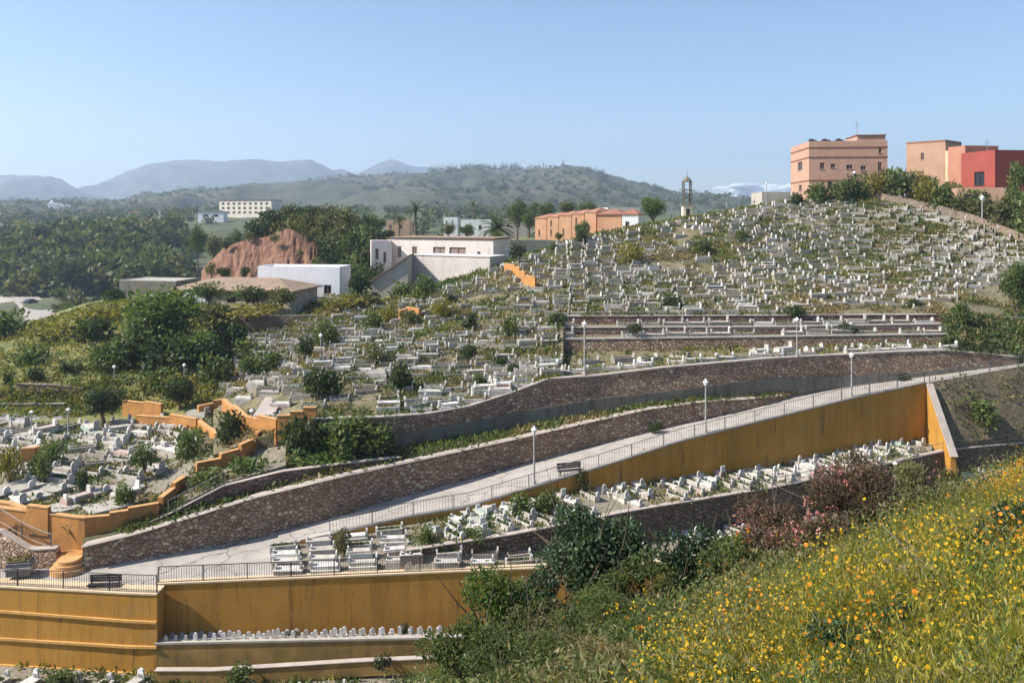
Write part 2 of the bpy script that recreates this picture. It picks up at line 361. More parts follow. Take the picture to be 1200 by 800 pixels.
UWt=onD(UWb,[(365,492),(445,490),(500,486),(550,477),(600,461),(642,445),(700,441),(775,432),(900,421),(975,417),(1050,413),(1110,411),(1192,419)])
Gb=Rail([(325,641,53.2),(385,631,54),(430,624,54.8),(500,611,56),(600,591,58),(692,575,60.3),(775,565,62.7),(850,555,64.8),(900,549,66),(975,534,67.9),(1025,521,69.2),(1085,517,70.5)])
F1t=Rail([(470,647,51.2),(540,636,52.2),(600,627,52.9),(735,600,56.7),(850,581,60.3),(900,573,61.8),(1025,547,64.9),(1115,527,67.9),(1200,519,69.9),(1300,511,72)])
F1b=onD(F1t,[(470,651),(540,648),(600,649),(735,640),(850,622),(900,612),(1025,588),(1115,562),(1200,548),(1300,538)])
W1D,W2D,W3D=78.5,81.6,84.8
W1t=Rail([(650,398,W1D),(750,397,W1D),(900,395,W1D),(1112,392,W1D)]); W1b=onD(W1t,[(650,412.5),(750,411.5),(900,407),(1112,403.5)])
W2t=Rail([(650,384.3,W2D),(900,383.5,W2D),(1112,380,W2D)]); W2b=onD(W2t,[(650,392.5),(900,391.5),(1112,388)])
W3t=Rail([(650,371,W3D),(900,370,W3D),(1092,369,W3D),(1112,369,W3D)]); W3b=onD(W3t,[(650,380),(900,379),(1112,377)])

lcf=mk([(-90,54,-20.1),(0,53.6,-20.05),(97,52.2,-20.2),(140,53,-20.3),(200,54.6,-19.9),(262,56.2,-18.7),(335,58,-18.0)])
lcb=mk([(-90,75,-19.6),(100,75,-19.6),(200,74,-18.9),(255,75,-18.4),(335,72,-17.2)])
LC=Strip([lcf,lcb],.5,.22)
kb=Rail([(250,533,61.2),(300,514,62),(370,492,62.2),(445,490,63.25),(500,486,64.85),(550,477,66.25),(600,461,67.75),(642,445,68.25),(658,443.5,68.4)])
km=Rail([(250,450,85),(300,425,85),(370,415,84),(445,405,84),(500,398,84),(550,390,85),(600,380,84.5),(658,371,84.9)])
kt=Rail([(250,402,101),(300,392,102),(370,372,105),(445,360,108),(500,345,110),(550,328,112),(600,308,115),(658,288,118)])
K1=Strip([kb,km,kt],.9,.16)
k2b=Rail([(655,371,W3D+.25),(1092,369,W3D+.25),(1130,370,W3D),(1200,372,88),(1300,372,88)])
k2m=Rail([(655,319.5,103),(700,321,104),(800,320,105),(1000,310,107),(1200,318,104),(1300,330,102)])
k2t=Rail([(655,288,118),(700,275,121),(760,264,123),(830,251,125),(900,241,126),(960,233,126),(1000,229,125),(1060,240,120),(1140,262,113),(1200,288,107),(1300,320,101)])
K2=Strip([k2b,k2m,k2t],.8,.15)
def wrail(r,dD,dz=0): return mk([(p,d+dD,(HY-y)/F*d+dz) for p,y,d in r.a])

def wall(name,label,top,bot,p0,p1,mat,thick=.35,cop=None,cop_h=.09,cop_w=.05,group=None,dp=8,below=.5,base=None,base_mat=None,cop_mat=None,extra=None,batter=0.):
    px=np.linspace(p0,p1,max(2,int(abs(p1-p0)/dp)+1)); T=top.p(px); B=bot.p(px); o=T[len(px)//2].copy(); o[2]=B[:,2].min()
    t=thing(name,label,'wall',o,group=group); o=np.array(t.location)
    def slab(Tp,Bp,nm,mt,front=0.,th=thick,low=0.):
        g=G(); a=Tp.copy(); b=Bp.copy(); a[:,1]-=front; b[:,1]-=front+batter; b[:,2]-=low
        n=max(2,int((a[:,2]-b[:,2]).max()/.7)+2); w=np.linspace(0,1,n)
        Fg=b[:,None]*(1-w[None,:,None])+a[:,None]*w[None,:,None]
        g.grid(np.ascontiguousarray(Fg))
        a2=a.copy(); a2[:,1]+=th+front; b2=b.copy(); b2[:,1]+=th+front+batter
        g.grid(np.stack([a,a2],1)); g.grid(np.stack([a2,b2],1))
        for i in (0,-1): g.add(np.stack([a[i],a2[i],b2[i],b[i]]),[(0,1,2,3)])
        return g.build(nm,mt,t,origin=o)
    if base is None: slab(T,B,'masonry',mat,low=below)
    else:
        Mi=base.p(px); slab(T,Mi,'masonry',mat); slab(Mi-np.array([0,0,.003]),B,'base_band',base_mat,front=.06,low=below)
    if cop:
        a=T.copy(); a[:,2]+=cop_h; b=T.copy(); b[:,2]+=.002
        slab(a,b,'coping',cop,front=cop_w,th=thick+cop_w)
    if extra: extra(t,o,slab,px)
    return t
def rail_fence(name,label,rail,p0,p1,h=1.0,step_=.14,mat='iron',post_every=2.6,dD=0.12,group=None,bars=True,mids=()):
    n=400; px=np.linspace(p0,p1,n); Q=rail.p(px); Q[:,1]+=dD; s=np.concatenate([[0],np.cumsum(np.linalg.norm(np.diff(Q[:,:2],axis=0),axis=1))]); L=s[-1]
    at=lambda d:np.array([np.interp(d,s,Q[:,k]) for k in range(3)])
    o=at(L/2); t=thing(name,label,'railing',o,group=group)
    g=G(); k=max(2,int(L/1.2))
    line=[at(L*i/k) for i in range(k+1)]
    g.tube([p+np.array([0,0,h]) for p in line],.028,5); g.build('top_rail',M[mat],t,origin=o)
    if bars:
        g=G(); g.tube([p+np.array([0,0,.12]) for p in line],.018,4)
        for d in np.arange(0,L,step_):
            b=at(d); g.box((b[0],b[1],b[2]+.12+(h-.12)/2),(.018,.018,h-.12))
        o2=g.build('bars',M[mat],t,origin=o)
    for mz in mids:
        g=G(); g.tube([p+np.array([0,0,h*mz]) for p in line],.018,4); g.build('mid_rail',M[mat],t,origin=o)
    m=max(1,int(L/post_every)); g=G(); g.box((0,0,h/2-.03),(.055,.055,h+.08)); me=g.mesh('post',M[mat])
    for i in range(m+1):
        q=bpy.data.objects.new('post',me); C.objects.link(q); q.parent=t; q.location=at(L*i/m)-o
    return t
GRAVES=[]   # planted later
exec_parts=[]

# ================================================================== THE GROUND
g=G(); g.add([(-7600,-2500,-42),(7600,-2500,-42),(7600,5500,-42),(-7600,5500,-42)],[(0,1,2,3)])
tag(g.build('ground',M['valley']),kind='structure')
# slope under the camera
def nearZ(X,Y):
    z=-1.63+.358*np.clip(X,-6,30)+.12*np.clip(X+6,-40,0)-.483*Y
    z=z-np.clip(Y-20,0,None)*.42-np.clip(-X-3,0,None)*.05
    return z+.18*fbm(X*.5,Y*.5)
X,Y=np.meshgrid(np.arange(-34,46.1,.5),np.arange(-14,44.1,.5),indexing='ij')
g=G(); g.grid(np.stack([X,Y,np.maximum(nearZ(X,Y),-29.5)],-1)); tag(g.build('near_slope',M['slope'],smooth=True),kind='structure')
# bottom terrace
bt=Strip([mk([(-90,40,-27.6),(700,40,-27.6)]),mk([(-90,49.3,-27.3),(183,48.3,-27.2),(640,49.4,-26.9),(900,50,-26.5)])],.15,.5)
bt.build('bottom_terrace_ground',M['pale_soil'],-90,760,6,10)
cs=Strip([wrail(Ced,.1,-.05),Rail([(181,752,49.3),(400,745,50.1),(640,741,51.1)])]); cs.build('ledge_ground',M['pale_soil'],183,640,6,3,1)
# plaza and ramp
g_front=Rail([(p,y,d+.1) for p,y,d in OLt.a if p<183]+[(184,697,48.1)])
Strip([g_front,wrail(RI,.2)]).build('plaza_ground',M['road'],-90,184,5,6,1)
fr2=Rail([(184,685,49.3),(326,679,49.8)])
Strip([fr2,wrail(RI,.2)]).build('plaza_road',M['road'],184,326,5,6,1)
ramp_strip=Strip([wrail(RO,.06),wrail(RI,.25)],.05,.4); ramp_strip.build('ramp_road',M['road'],326,1295,4,8,1)
# grave terraces beside the ramp
E0=Strip([wrail(ORt,.1,-.05),wrail(Gb,.25)],.12,.6); E0.build('grave_terrace_ground',M['pale_soil'],326,476,4,6,1)
E1=Strip([wrail(ORt,.1,-.05),wrail(F1b,.2)],.1,.6); E1.build('lower_grave_terrace_ground',M['pale_soil'],474,800,4,6,1)
F1=Strip([wrail(F1t,.1,-.05),wrail(Gb,.25)],.2,.5); F1.build('upper_grave_terrace_ground',M['pale_soil'],474,1092,4,8,1)
F2=Strip([wrail(F1b,-7.5,-.7),wrail(F1b,.2)],.2,.5); F2.build('side_grave_terrace_ground',M['pale_soil'],798,1295,5,8,6)
# dirt slope right of the wing wall
class EdgeStrip(Strip):      # its left border follows the buttress wall
    def pt(s,px,t,noise_=True):
        px,t=np.broadcast_arrays(np.asarray(px,float),np.asarray(t,float)); return Strip.pt(s,px+(1-t)*14.5*np.clip(1-(px-1089)/70,0,1),t,noise_)
DS=EdgeStrip([Rail([(1088,524,68.6),(1115,520,68.2),(1200,511,70.1),(1300,504,72.2)]),Rail([(p,y,d+.02) for p,y,d in RO.a])],.35,.45); DS.build('dirt_slope',M['dirt'],1089,1295,4,12,3)
# planted strip between the two stone walls
PSb=Rail([(97,622,53.2),(140,612,53.6),(200,589,55.4),(262,565,57.2),(335,535,60.2),(365,520,61.9)]+[tuple(r) for r in wrail(UWb,.05).a if r[0]>366])
PS=Strip([wrail(LWt,.3,-.05),PSb],.12,.5); PS.build('planting_strip',M['slope'],97,937,5,5,1)
LC.build('flat_cemetery_ground',M['pale_soil'],-90,335,5,18)
K1.build('left_hillside',M['hill'],250,660,5,22,5)
K2.build('upper_hillside',M['hill'],653,1295,5,22,6)
T1=Strip([wrail(UWt,.3,-.05),wrail(W1b,.2)],.15,.4); T1.build('first_step_ground',M['hill'],650,1114,5,8,2)
T2=Strip([wrail(W1t,.3,-.05),wrail(W2b,.2)],.08,.4); T2.build('second_step_ground',M['hill'],650,1114,5,4,2)
T3=Strip([wrail(W2t,.3,-.05),wrail(W3b,.2)],.08,.4); T3.build('third_step_ground',M['hill'],650,1114,5,4,2)
RSl=Strip([Rail([(1105,412,73.9),(1192,419,74.5),(1300,405,77.2)]),Rail([(1105,369,85),(1130,370,84.9),(1200,372,88),(1300,372,88)])],.6,.25); RSl.build('right_slope',M['slope'],1106,1295,5,12,4)
# behind the crest
CB=Strip([k2t,mk([(650,135,-5.5),(760,140,-2.4),(880,140,.8),(1000,140,2.6),(1150,138,2.0),(1300,130,.0)]),mk([(600,190,-9),(760,190,-4),(880,180,0),(1000,180,3),(1300,180,3.5)]),mk([(500,300,-28),(800,300,-14),(1300,300,-10)])],.5,.1)
CB.build('crest_plateau',M['meadow'],650,1298,8,8,8)
LPb=Strip([kt,mk([(240,112,-13.4),(445,116,-12.4),(600,124,-7.5),(660,128,-5.5)]),mk([(180,146,-13.6),(440,150,-12),(600,160,-8),(680,165,-7)]),mk([(100,230,-24),(400,240,-12),(600,230,-7),(700,230,-7)]),mk([(0,300,-29),(400,330,-14),(700,330,-12)])],.5,.1)
LPb.build('house_plateau',M['meadow'],248,660,6,8,8)
# green knoll on the left
kn=[mk([(-90,74.5,-19.65),(95,74.8,-19.65),(200,73.8,-18.95),(260,74,-18.5)]),
    mk([(-90,81,-19.8),(95,81,-19.5),(150,80,-18.9),(200,79,-18),(260,79,-17.6)]),
    mk([(-90,82.5,-18),(0,82.5,-17.7),(95,82.5,-17.4),(150,82,-16.8),(200,82,-16.6),(260,84,-16.6)]),
    mk([(-90,97,-17.5),(0,97,-17.0),(100,97,-15.4),(200,97,-13.9),(260,97,-14.6)]),
    mk([(-90,112,-19.5),(0,112,-16.8),(60,112,-15.2),(100,112,-13.6),(170,110,-12.0),(262,110,-12.6)]),
    mk([(-90,130,-22),(0,130,-19),(100,130,-14.6),(170,130,-13),(262,130,-13)]),
    mk([(-90,175,-28),(0,175,-27),(100,175,-24),(262,170,-17)])]
KN=Strip(kn,.45,.2); KN.build('green_knoll',M['meadow'],-90,262,5,8,6)
# valley floor
VF=Strip([mk([(-700,140,-29),(0,150,-29),(300,150,-27),(700,150,-20)]),mk([(-700,280,-29),(0,280,-29.5),(300,280,-24),(700,280,-16)]),mk([(-700,420,-22),(0,420,-20),(300,420,-14),(700,420,-11)]),mk([(-700,620,-8),(0,620,-8),(290,620,-1.5),(700,620,-2)]),mk([(-700,1000,-4),(0,1000,-2),(300,1000,2),(900,1000,6)])],3.5,.02)
VF.build('valley_floor',M['valley'],-700,900,10,12,14)
def hill(name,mat,ridge,D,base,bp,z0,amp,fr,back=1.05,p0=-600,p1=1800,dp=6,nt=40,jag=0.):
    rd=np.array(ridge,float); px=np.arange(p0,p1,dp); yr=np.interp(px,rd[:,0],rd[:,1]); yr=yr+jag*fbm(px*.05,px*0+3)
    z1=(HY-yr)/F*D; t=np.linspace(0,back,nt); A=np.zeros((len(px),nt,3)); 
    for j,u in enumerate(t):
        d=lerp(base,D,u); w=(px-CX)/F*lerp(bp,D,min(u,1)) if u<=1 else (px-CX)/F*d
        w=(px-CX)/F*d; A[:,j,0]=w; A[:,j,1]=d
        s=u*u*(3-2*u) if u<=1 else 1-(u-1)/(back-1)*.8
        s=.55*u+.45*s if u<=1 else s
        z=z0+(z1-z0)*s; m=4*u*(1-u) if u<=1 else 0
        r=1-2*np.abs(fbm(w*fr,d*fr*.6))
        A[:,j,2]=z+m*amp*(r-.6)+ (m*.3*amp*fbm(w*fr*4,d*fr*4))
    g=G(); g.grid(A); tag(g.build(name,mat,smooth=True),kind='structure'); return A
FH=hill('mast_hill',M['hillside_far'],[(-600,252),(0,247),(140,242),(260,226),(400,211),(440,208),(520,201),(600,199),(640,197),(665,196),(690,198),(715,209),(740,219),(770,226),(820,232),(860,236),(900,241),(1000,246),(1800,252)],1900,760,700,-3,42,.0042,p1=1500,dp=4,nt=60,jag=1.6)
hill('left_mountain',M['mountain'],[(-600,215),(-100,214),(0,206),(16,205),(22,207),(45,206),(60,211),(80,221),(98,232),(110,238),(160,247),(400,252)],3900,2300,2300,-5,90,.002,p1=420,jag=1.5)
hill('long_mountain',M['mountain'],[(-200,250),(60,240),(98,222),(120,214),(140,206),(160,199),(185,191),(205,188),(225,187),(255,189),(275,188),(300,186.5),(330,189),(362,187),(376,193),(388,201),(400,200),(410,204),(430,214),(500,240),(700,250)],4600,3000,3000,-5,110,.0017,p0=-300,p1=760,jag=1.2)
hill('peak_mountain',M['mountain'],[(300,245),(380,225),(415,205),(430,198),(445,190),(456,187),(466,188),(478,194),(490,196),(506,197),(520,203),(600,225),(700,245)],5200,3600,3600,-5,110,.0016,p0=200,p1=820,jag=1.0)

# ================================================================== WALLS
def ledges(t,o,slab,px):
    for dy,yy in ((0,[(-90,712),(0,717),(150,728.5),(184,730)]),(0,[(-90,745),(0,749),(150,758.5),(184,759)]),(0,[(-90,776),(0,780),(150,790),(184,791)])):
        r=onD(OLt,yy); a=r.p(px); a[:,1]-=.10; b=a.copy(); a[:,2]+=.14
        g=G(); c=a.copy(); c[:,1]+=.2; d=b.copy(); d[:,1]+=.2
        g.grid(np.stack([d,b,a,c],1)); g.build('ledge',M['cream_ochre'],t,origin=o)
M['cream_ochre']=plain('sunbleached_ochre',(.55,.31,.10),.85,.15,1.5,.1)
OLb=onD(OLt,[(-90,800),(0,800),(184,806)])
wall('ochre_wall','ochre yellow retaining wall with three horizontal ledges under the plaza railing',OLt,OLb,-90,184,M['ochre'],1.0,M['cream'],extra=ledges,cop_h=.1)
ORb=onD(ORt,[(184,760),(640,752),(800,745)])
wall('ochre_wall','plain ochre yellow retaining wall under the railed grave terrace',ORt,ORb,184,800,M['ochre'],.5,M['cream'],cop_h=.1,below=.8)
Cb=onD(Ced,[(181,784),(525,771),(640,767)])
M['brownwall']=plain('brown_stained_render',(.33,.205,.065),.9,.3,.7,.3,stain=(.20,.125,.05))
wall('low_wall','low brown stained wall with white edge below the row of small headstones',Ced,Cb,181,640,M['brownwall'],.4,M['concrete_pale'],cop_h=.12,below=.8)
B2t=Rail([(250,786,46.9),(425,775,47.3),(640,766,47.6)]); wall('low_wall','low mortar kerb wall sloping along the bottom graves',B2t,onD(B2t,[(181,797),(250,791),(425,780),(640,771)]),181,640,M['brownwall'],.3,M['coping'],below=.6,cop_h=.05)
wall('ochre_wall','long ochre yellow retaining wall rising with the ramp to the buttress',RO,onD(RO,[(p,y) for p,y,d in Gb.a]+[(1090,516)]),352,1086,M['ochre'],.4,M['concrete_pale'],cop_h=.12,below=1.2)
t=thing('wing_wall','triangular ochre buttress wall at the right end of the ramp wall','wall',(36.0,70.3,-20.3)); o=np.array(t.location)
g=G(); g.prism([(70.4,-14.86),(70.4,-21.5),(66.6,-21.5),(66.6,-20.0)],0,36.02,36.5); g.build('masonry',M['ochre'],t,origin=o)
g=G(); g.prism([(70.4,-14.85),(66.5,-19.99),(66.4,-19.92),(70.4,-14.74)],0,35.96,36.56); g.build('coping',M['coping'],t,origin=o)
wall('stone_wall','rubble stone retaining wall with mortar cap along the inner side of the ramp',LWt,RI,97,936,M['stone'],.5,M['coping'],cop_h=.1,batter=.15)
T2b=Rail([(p,float(LWt.y(p)),float(LWt.D(p))+.8) for p in (140,200,262,330,425,470)])
wall('stone_wall','purplish set-back stone wall above the left end of the ramp wall',T2t,T2b,140,470,M['stone_purple'],.4,M['coping'],cop_h=.06,below=.8)
wall('stone_wall','long curved stone wall standing on a dark concrete band below the hillside graves',UWt,UWb,366,1192,M['stone'],.45,M['coping'],base=UWm,base_mat=M['concrete'],cop_h=.12)
wall('stone_wall','brown stone retaining wall of the first level step on the hillside',W1t,W1b,650,1112,M['stone'],.4,M['concrete_pale'],cop_h=.1)
wall('stone_wall','low dark stone wall with pale cap on the second hillside step',W2t,W2b,650,1112,M['stone_purple'],.35,M['concrete_pale'],cop_h=.1)
wall('stone_wall','topmost low stone wall with pale cap above the second hillside step',W3t,W3b,650,1112,M['stone_purple'],.35,M['concrete_pale'],cop_h=.1)
wall('stone_wall','dark stone wall below the graves at the foot of the long ochre wall',F1t,F1b,476,1295,M['stone_dark'],.4,M['coping'],cop_h=.08,below=.8)
wall('stone_wall','low white capped stone wall at the foot of the dirt slope',Rail([(1116,520,68.6),(1200,512,70.3),(1300,505,72.4)]),Rail([(1116,527,68.6),(1200,519,70.3),(1300,512,72.4)]),1117,1295,M['stone_dark'],.3,M['concrete_pale'],cop_h=.1)
RWt=Rail([(995,223,125),(1020,226,124.5),(1036,228,122),(1060,232,120.3),(1100,241,117),(1140,252,113.3),(1200,275,107.3),(1300,308,101.3)])
wall('stone_wall','pale stone boundary wall running down the right edge of the upper hillside',RWt,onD(RWt,[(995,236),(1060,247),(1140,269),(1200,294),(1300,328)]),997,1295,M['stone_pale'],.5,M['stone_pale'],cop_h=.08,below=1)
rt=Rail([(240,371,103),(300,370,103.5),(382,369,104.5)])
wall('earth_bank_wall','overgrown brown stone bank below the white building',rt,onD(rt,[(240,402),(300,398),(382,382)]),240,382,M['stone_pale'],.6,None,below=1)
lt=Rail([(18,450,82),(60,451,82),(96,455,82)])
wall('stone_wall','short stone wall behind the flat cemetery road on the left',lt,onD(lt,[(18,475),(96,475)]),18,98,M['stone_pale'],.4,M['stone_pale'],cop_h=.06)
lwt=Rail([(-90,622,52.3),(0,623,52.3),(36,645,51.6),(63,643,51.4),(66,643,51.4)])
wall('stone_wall','short rubble wall beside the semicircular steps at the left edge',lwt,onD(lwt,[(-90,668),(66,668)]),-90,66,M['stone'],.4,M['coping'],cop_h=.08)
crt=Rail([(585,281,150),(640,281,152),(672,283,153)]); wall('retaining_wall','pale concrete retaining wall on the hilltop left of the orange row houses',crt,onD(crt,[(585,303),(672,300)]),582,672,M['concrete_pale'],.5,None)
fw=wrail(F2.r[0],-.05,.05); wall('stone_wall','lowest dark stone wall hidden behind the foreground shrubs',fw,Rail([(p,HY+30.5/d*F,d) for p,y,d in fw.a]),798,1295,M['stone_dark'],.4,M['coping'],cop_h=.08)
# kerb of the cemetery road on the left
Strip([mk([(-90,77,-19.62),(96,77,-19.6)]),mk([(-90,80.8,-19.62),(96,80.8,-19.45)])]).build('side_road',M['asphalt'],-90,97,6,2,.2)
lk=mk([(-90,80.9,-19.1),(75,80.9,-19.0)]); wall('kerb_wall','dark low kerb wall along the flat cemetery road',lk,mk([(-90,80.9,-19.7),(75,80.9,-19.6)]),-90,75,M['concrete'],.3,M['concrete_pale'],cop_h=.06)

# ================================================================== RAILINGS
rail_fence('railing','dark iron railing on the plaza edge above the ledged ochre wall',OLt,-88,183,1.12,.15)
rail_fence('railing','dark iron railing in front of the grave terrace above the plain ochre wall',ORt,185,640,1.05,.15)
rail_fence('railing','long iron railing along the outer edge of the rising ramp',Rail([(p,y-1,d) for p,y,d in RO.a]),386,1084,.95,.22,'grey_iron',2.8,.1)
rail_fence('railing','railing along the upper path right of the buttress wall',RO,1090,1290,.95,.3,'grey_iron',2.8,.1)
rail_fence('railing','thin railing on top of the purplish set-back stone wall',T2t,196,262,.95,.2,'grey_iron',2.2,.15)
rail_fence('railing','thin railing on the first level step of the hillside',W1t,656,1110,.8,.5,'grey_iron',3.,.15,bars=False)
rail_fence('railing','white pipe railing on the slope at the right edge',Rail([(1150,380,86),(1300,386,84)]),1152,1290,.9,.5,'lamp_pole',2.5,0,bars=False,mids=(.5,))
rail_fence('railing','dark iron railing above the short rubble wall at left edge',Rail([(-90,608,53.2),(0,612,53.0),(30,632,52.2),(60,643,51.7)]),-88,60,.95,.16,'grey_iron',2.2,0)
rail_fence('railing','thin wire railing on the stone wall at the foot of the ramp graves',F1t,880,1290,.7,.5,'grey_iron',3.,.15,bars=False,mids=(.5,))

# ================================================================== OCHRE PARAPETS AND STAIRS
def on_ground(px,y,h,S,tn=240):
    """point on strip S where something h tall has its top on the sight line (px,y)"""
    t=np.linspace(0,len(S.r)-1,tn); q=S.pt(np.full(tn,float(px)),t); yy=HY-(q[:,2]+h)/q[:,1]*F; return q[np.argmin(abs(yy-y))]
def parapet(label,pts,h,mat='ochre_bright',th=.3,name='parapet_wall',down=.8,S=None):
    """stepped masonry parapet through (px, y of its top[, D]) points; with S it stands on that strip"""
    Q=[(P(*p) if S is None else on_ground(p[0],p[1],h,S)+np.array([0,0,h])) for p in pts]; o=Q[0].copy(); o[2]-=h; t=thing(name,label,'wall',o)
    g=G(); c=G()
    for a,b in zip(Q[:-1],Q[1:]):
        d=b-a; L=np.linalg.norm(d[:2]); n=max(1,int(round(abs(d[2])/.35))); rz=math.atan2(d[1],d[0])
        for i in range(n):
            u=(i+.5)/n; m=a+d*u; top=a[2]+d[2]*((i+.5)/n)
            g.box((m[0],m[1],top-(h+down)/2),(L/n-.004,th,h+down),rz)
            c.box((m[0],m[1],top+.035),(L/n-.002,th+.07,.07),rz)
    g.build('masonry',M[mat],t,origin=o); c.build('coping',M['coping'] if mat!='ochre_bright' else M['ochre_cap'],t,origin=o); return t
lcw=Rail([(p,y,d-.06) for p,y,d in Rail([(r[0],r[1]-.55*F/r[2],r[2]) for r in lcf.a if r[0]<=150]).a])
wall('ochre_wall','ochre retaining wall holding the flat cemetery behind the semicircular steps',lcw,Rail([(r[0],HY+22.3/r[2]*F,r[2]) for r in lcw.a]),-90,140,M['ochre_bright'],.3,M['ochre_cap'],cop_h=.08)
parapet('ochre parapet bending up from the steps along the stone wall',[(128,624),(150,607),(186,589)],.75,S=LC)
parapet('low ochre parapet among the slabs left of the steps',[(-10,586),(14,590),(38,598)],.7,S=LC)
parapet('short ochre parapet climbing between weeds above the stone wall',[(188,585),(203,570),(217,554)],.8,S=LC)
parapet('ochre stair parapet between the flat cemetery and the bush',[(230,546),(258,534),(281,524)],.9,S=LC)
parapet('stepped ochre stair parapet beside the lamp and dark round bush',[(281,524),(300,510),(314,497)],1.0,S=LC)
parapet('level ochre parapet at the top of the flat cemetery stairs',[(283,489),(325,490),(371,489)],1.1,S=K1)
parapet('upper ochre block wall beside the dark round tree',[(145,470),(170,471),(190,473)],1.3,S=KN)
parapet('ochre garden wall in front of the dark round tree',[(160,488),(200,488),(231,488)],1.0,S=LC)
parapet('ochre kerb around the upper left hillside path',[(232,478),(250,470),(262,468)],.9,S=KN)
parapet('ochre stair block at the left in front of the grey slabs',[(33,602),(46,606),(58,612)],1.0,S=LC)
parapet('sloping ochre kerb on the left hillside edge above the level parapet',[(262,470),(274,476),(288,486)],.8,S=K1)
parapet('low ochre kerb stepping down right of the garden wall',[(233,493),(245,501),(256,510)],.6,S=LC)
parapet('small weathered ochre tomb wall among the left graves',[(26,526),(42,524),(57,521)],1.1,S=LC)
parapet('small stepped ochre stair wall high on the left hillside',[(468,366),(477,360),(492,362)],1.1,S=K1)
parapet('ochre stair wall on the hillside below the concrete retaining wall',[(592,309),(604,311),(616,321),(628,327)],1.2,S=K1)
# semicircular steps
o=P(80,668,50.9); t=thing('curved_steps','semicircular ochre steps rising from the plaza','steps',o)
for i,(r,z) in enumerate(((1.05,.0),(.85,.24),(.66,.48))):
    poly=[(-r,.9)]+[(r*math.cos(a),-r*.85*math.sin(a)) for a in np.linspace(math.pi,0,15)]+[(r,.9)]
    g=G(); g.prism([p for p in poly],2,z-.02 if i else -.2,z+.24); g.build('step',M['ochre_cap'],t)
g=G(); g.bx(-1.1,1.1,.6,1.4,.0,.74); g.build('landing',M['ochre_bright'],t)
def stairs(label,a,b,w,mat):
    A=P(*a); B=P(*b); d=B-A; L=np.linalg.norm(d[:2]); rz=math.atan2(d[1],d[0]); n=max(4,int(abs(d[2])/.2)); t=thing('stairs',label,'stairs',A,rz)
    g=G()
    for i in range(n): g.bx(L*i/n,L,-w/2,w/2,d[2]*i/n-(1.2 if i==0 else .01),d[2]*(i+1)/n)
    g.build('treads',M[mat],t)
    return t
stairs('concrete stairs between the level steps and the left hillside graves',(645,409,77.5),(640,374,84),1.8,'coping')
stairs('ochre stairs climbing beside the dark round bush',(318,530,62.2),(330,495,66.5),2.0,'ochre_cap')
stairs('pale stairs climbing from the stone wall between weeds',(205,582,56.5),(232,552,61),1.4,'coping')
stairs('narrow stairs climbing through the left hillside graves',(305,492,64),(330,452,77),1.6,'coping')

# ================================================================== LEAVES, TREES, SHRUBS
def unit(n,rs=RS):
    v=rs.randn(n,3); return v/np.linalg.norm(v,axis=1)[:,None]
def leafq(c,d,nr,L,W):
    s=np.cross(d,nr); s/=np.linalg.norm(s,axis=1)[:,None]+1e-9
    L=np.broadcast_to(np.asarray(L,float),(len(c),))[:,None]; W=np.broadcast_to(np.asarray(W,float),(len(c),))[:,None]
    return np.stack([c,c+d*L*.45+s*W*.5,c+d*L,c+d*L*.45-s*W*.5],1).reshape(-1,3)
def cloud(rs,n,center,rad,lumps,spread=.62,lr=(.34,.52),flat=False,zmin=-1e9,shape=None):
    """leaf positions, outward directions and tones spread over lumpy clumps"""
    cs=[];
    while len(cs)<lumps:
        p=rs.uniform(-1,1,3)
        if np.dot(p,p)<1 and (shape is None or shape(p)): cs.append(p*spread)
    cs=np.array(cs); r=rs.uniform(lr[0],lr[1],lumps); ton=rs.uniform(.0,.55,lumps)
    k=rs.randint(0,lumps,n); u=unit(n,rs); q=cs[k]+u*(r[k]*rs.uniform(.55,1.08,n))[:,None]
    p=q*np.array(rad)+np.array(center); ok=p[:,2]>zmin
    return p[ok],u[ok],(ton[k]+rs.uniform(0,.5,n))[ok]
def crown(g,rs,n,center,rad,lumps,L,W,m=0,zmin=-1e9,**kw):
    p,u,t=cloud(rs,n,center,rad,lumps,zmin=zmin,**kw); k=len(p)
    d=u*.5+unit(k,rs)*.8+np.array([0,0,.1]); d/=np.linalg.norm(d,axis=1)[:,None]
    nr=u*.8+unit(k,rs)*.6
    g.quads(leafq(p,d,nr,L*rs.uniform(.6,1.3,k),W*rs.uniform(.7,1.2,k)),m,t)
def shrub_proto(name,label,mat,seed,rad,n,L,W,lumps=9,zc=.75,cat='shrub',conic=False):
    rs=np.random.RandomState(seed); g=G()
    sh=(lambda p: math.hypot(p[0],p[1])<.75*(1-(p[2]+1)/2)+.12) if conic else None
    crown(g,rs,n,(0,0,rad[2]*zc),rad,lumps,L,W,zmin=-.15,shape=sh,lr=(.2,.34) if conic else (.34,.52),spread=.85 if conic else .62)
    for i in range(5):
        a=rs.uniform(0,6.28); g.tube([(0,0,-.3),(math.cos(a)*rad[0]*.2,math.sin(a)*rad[1]*.2,rad[2]*.5),(math.cos(a)*rad[0]*.45,math.sin(a)*rad[1]*.45,rad[2]*1.1)],[.05,.035,.015],5,1,False)
    return tag(g.build(name,[mat,M['bark']]),label,cat)
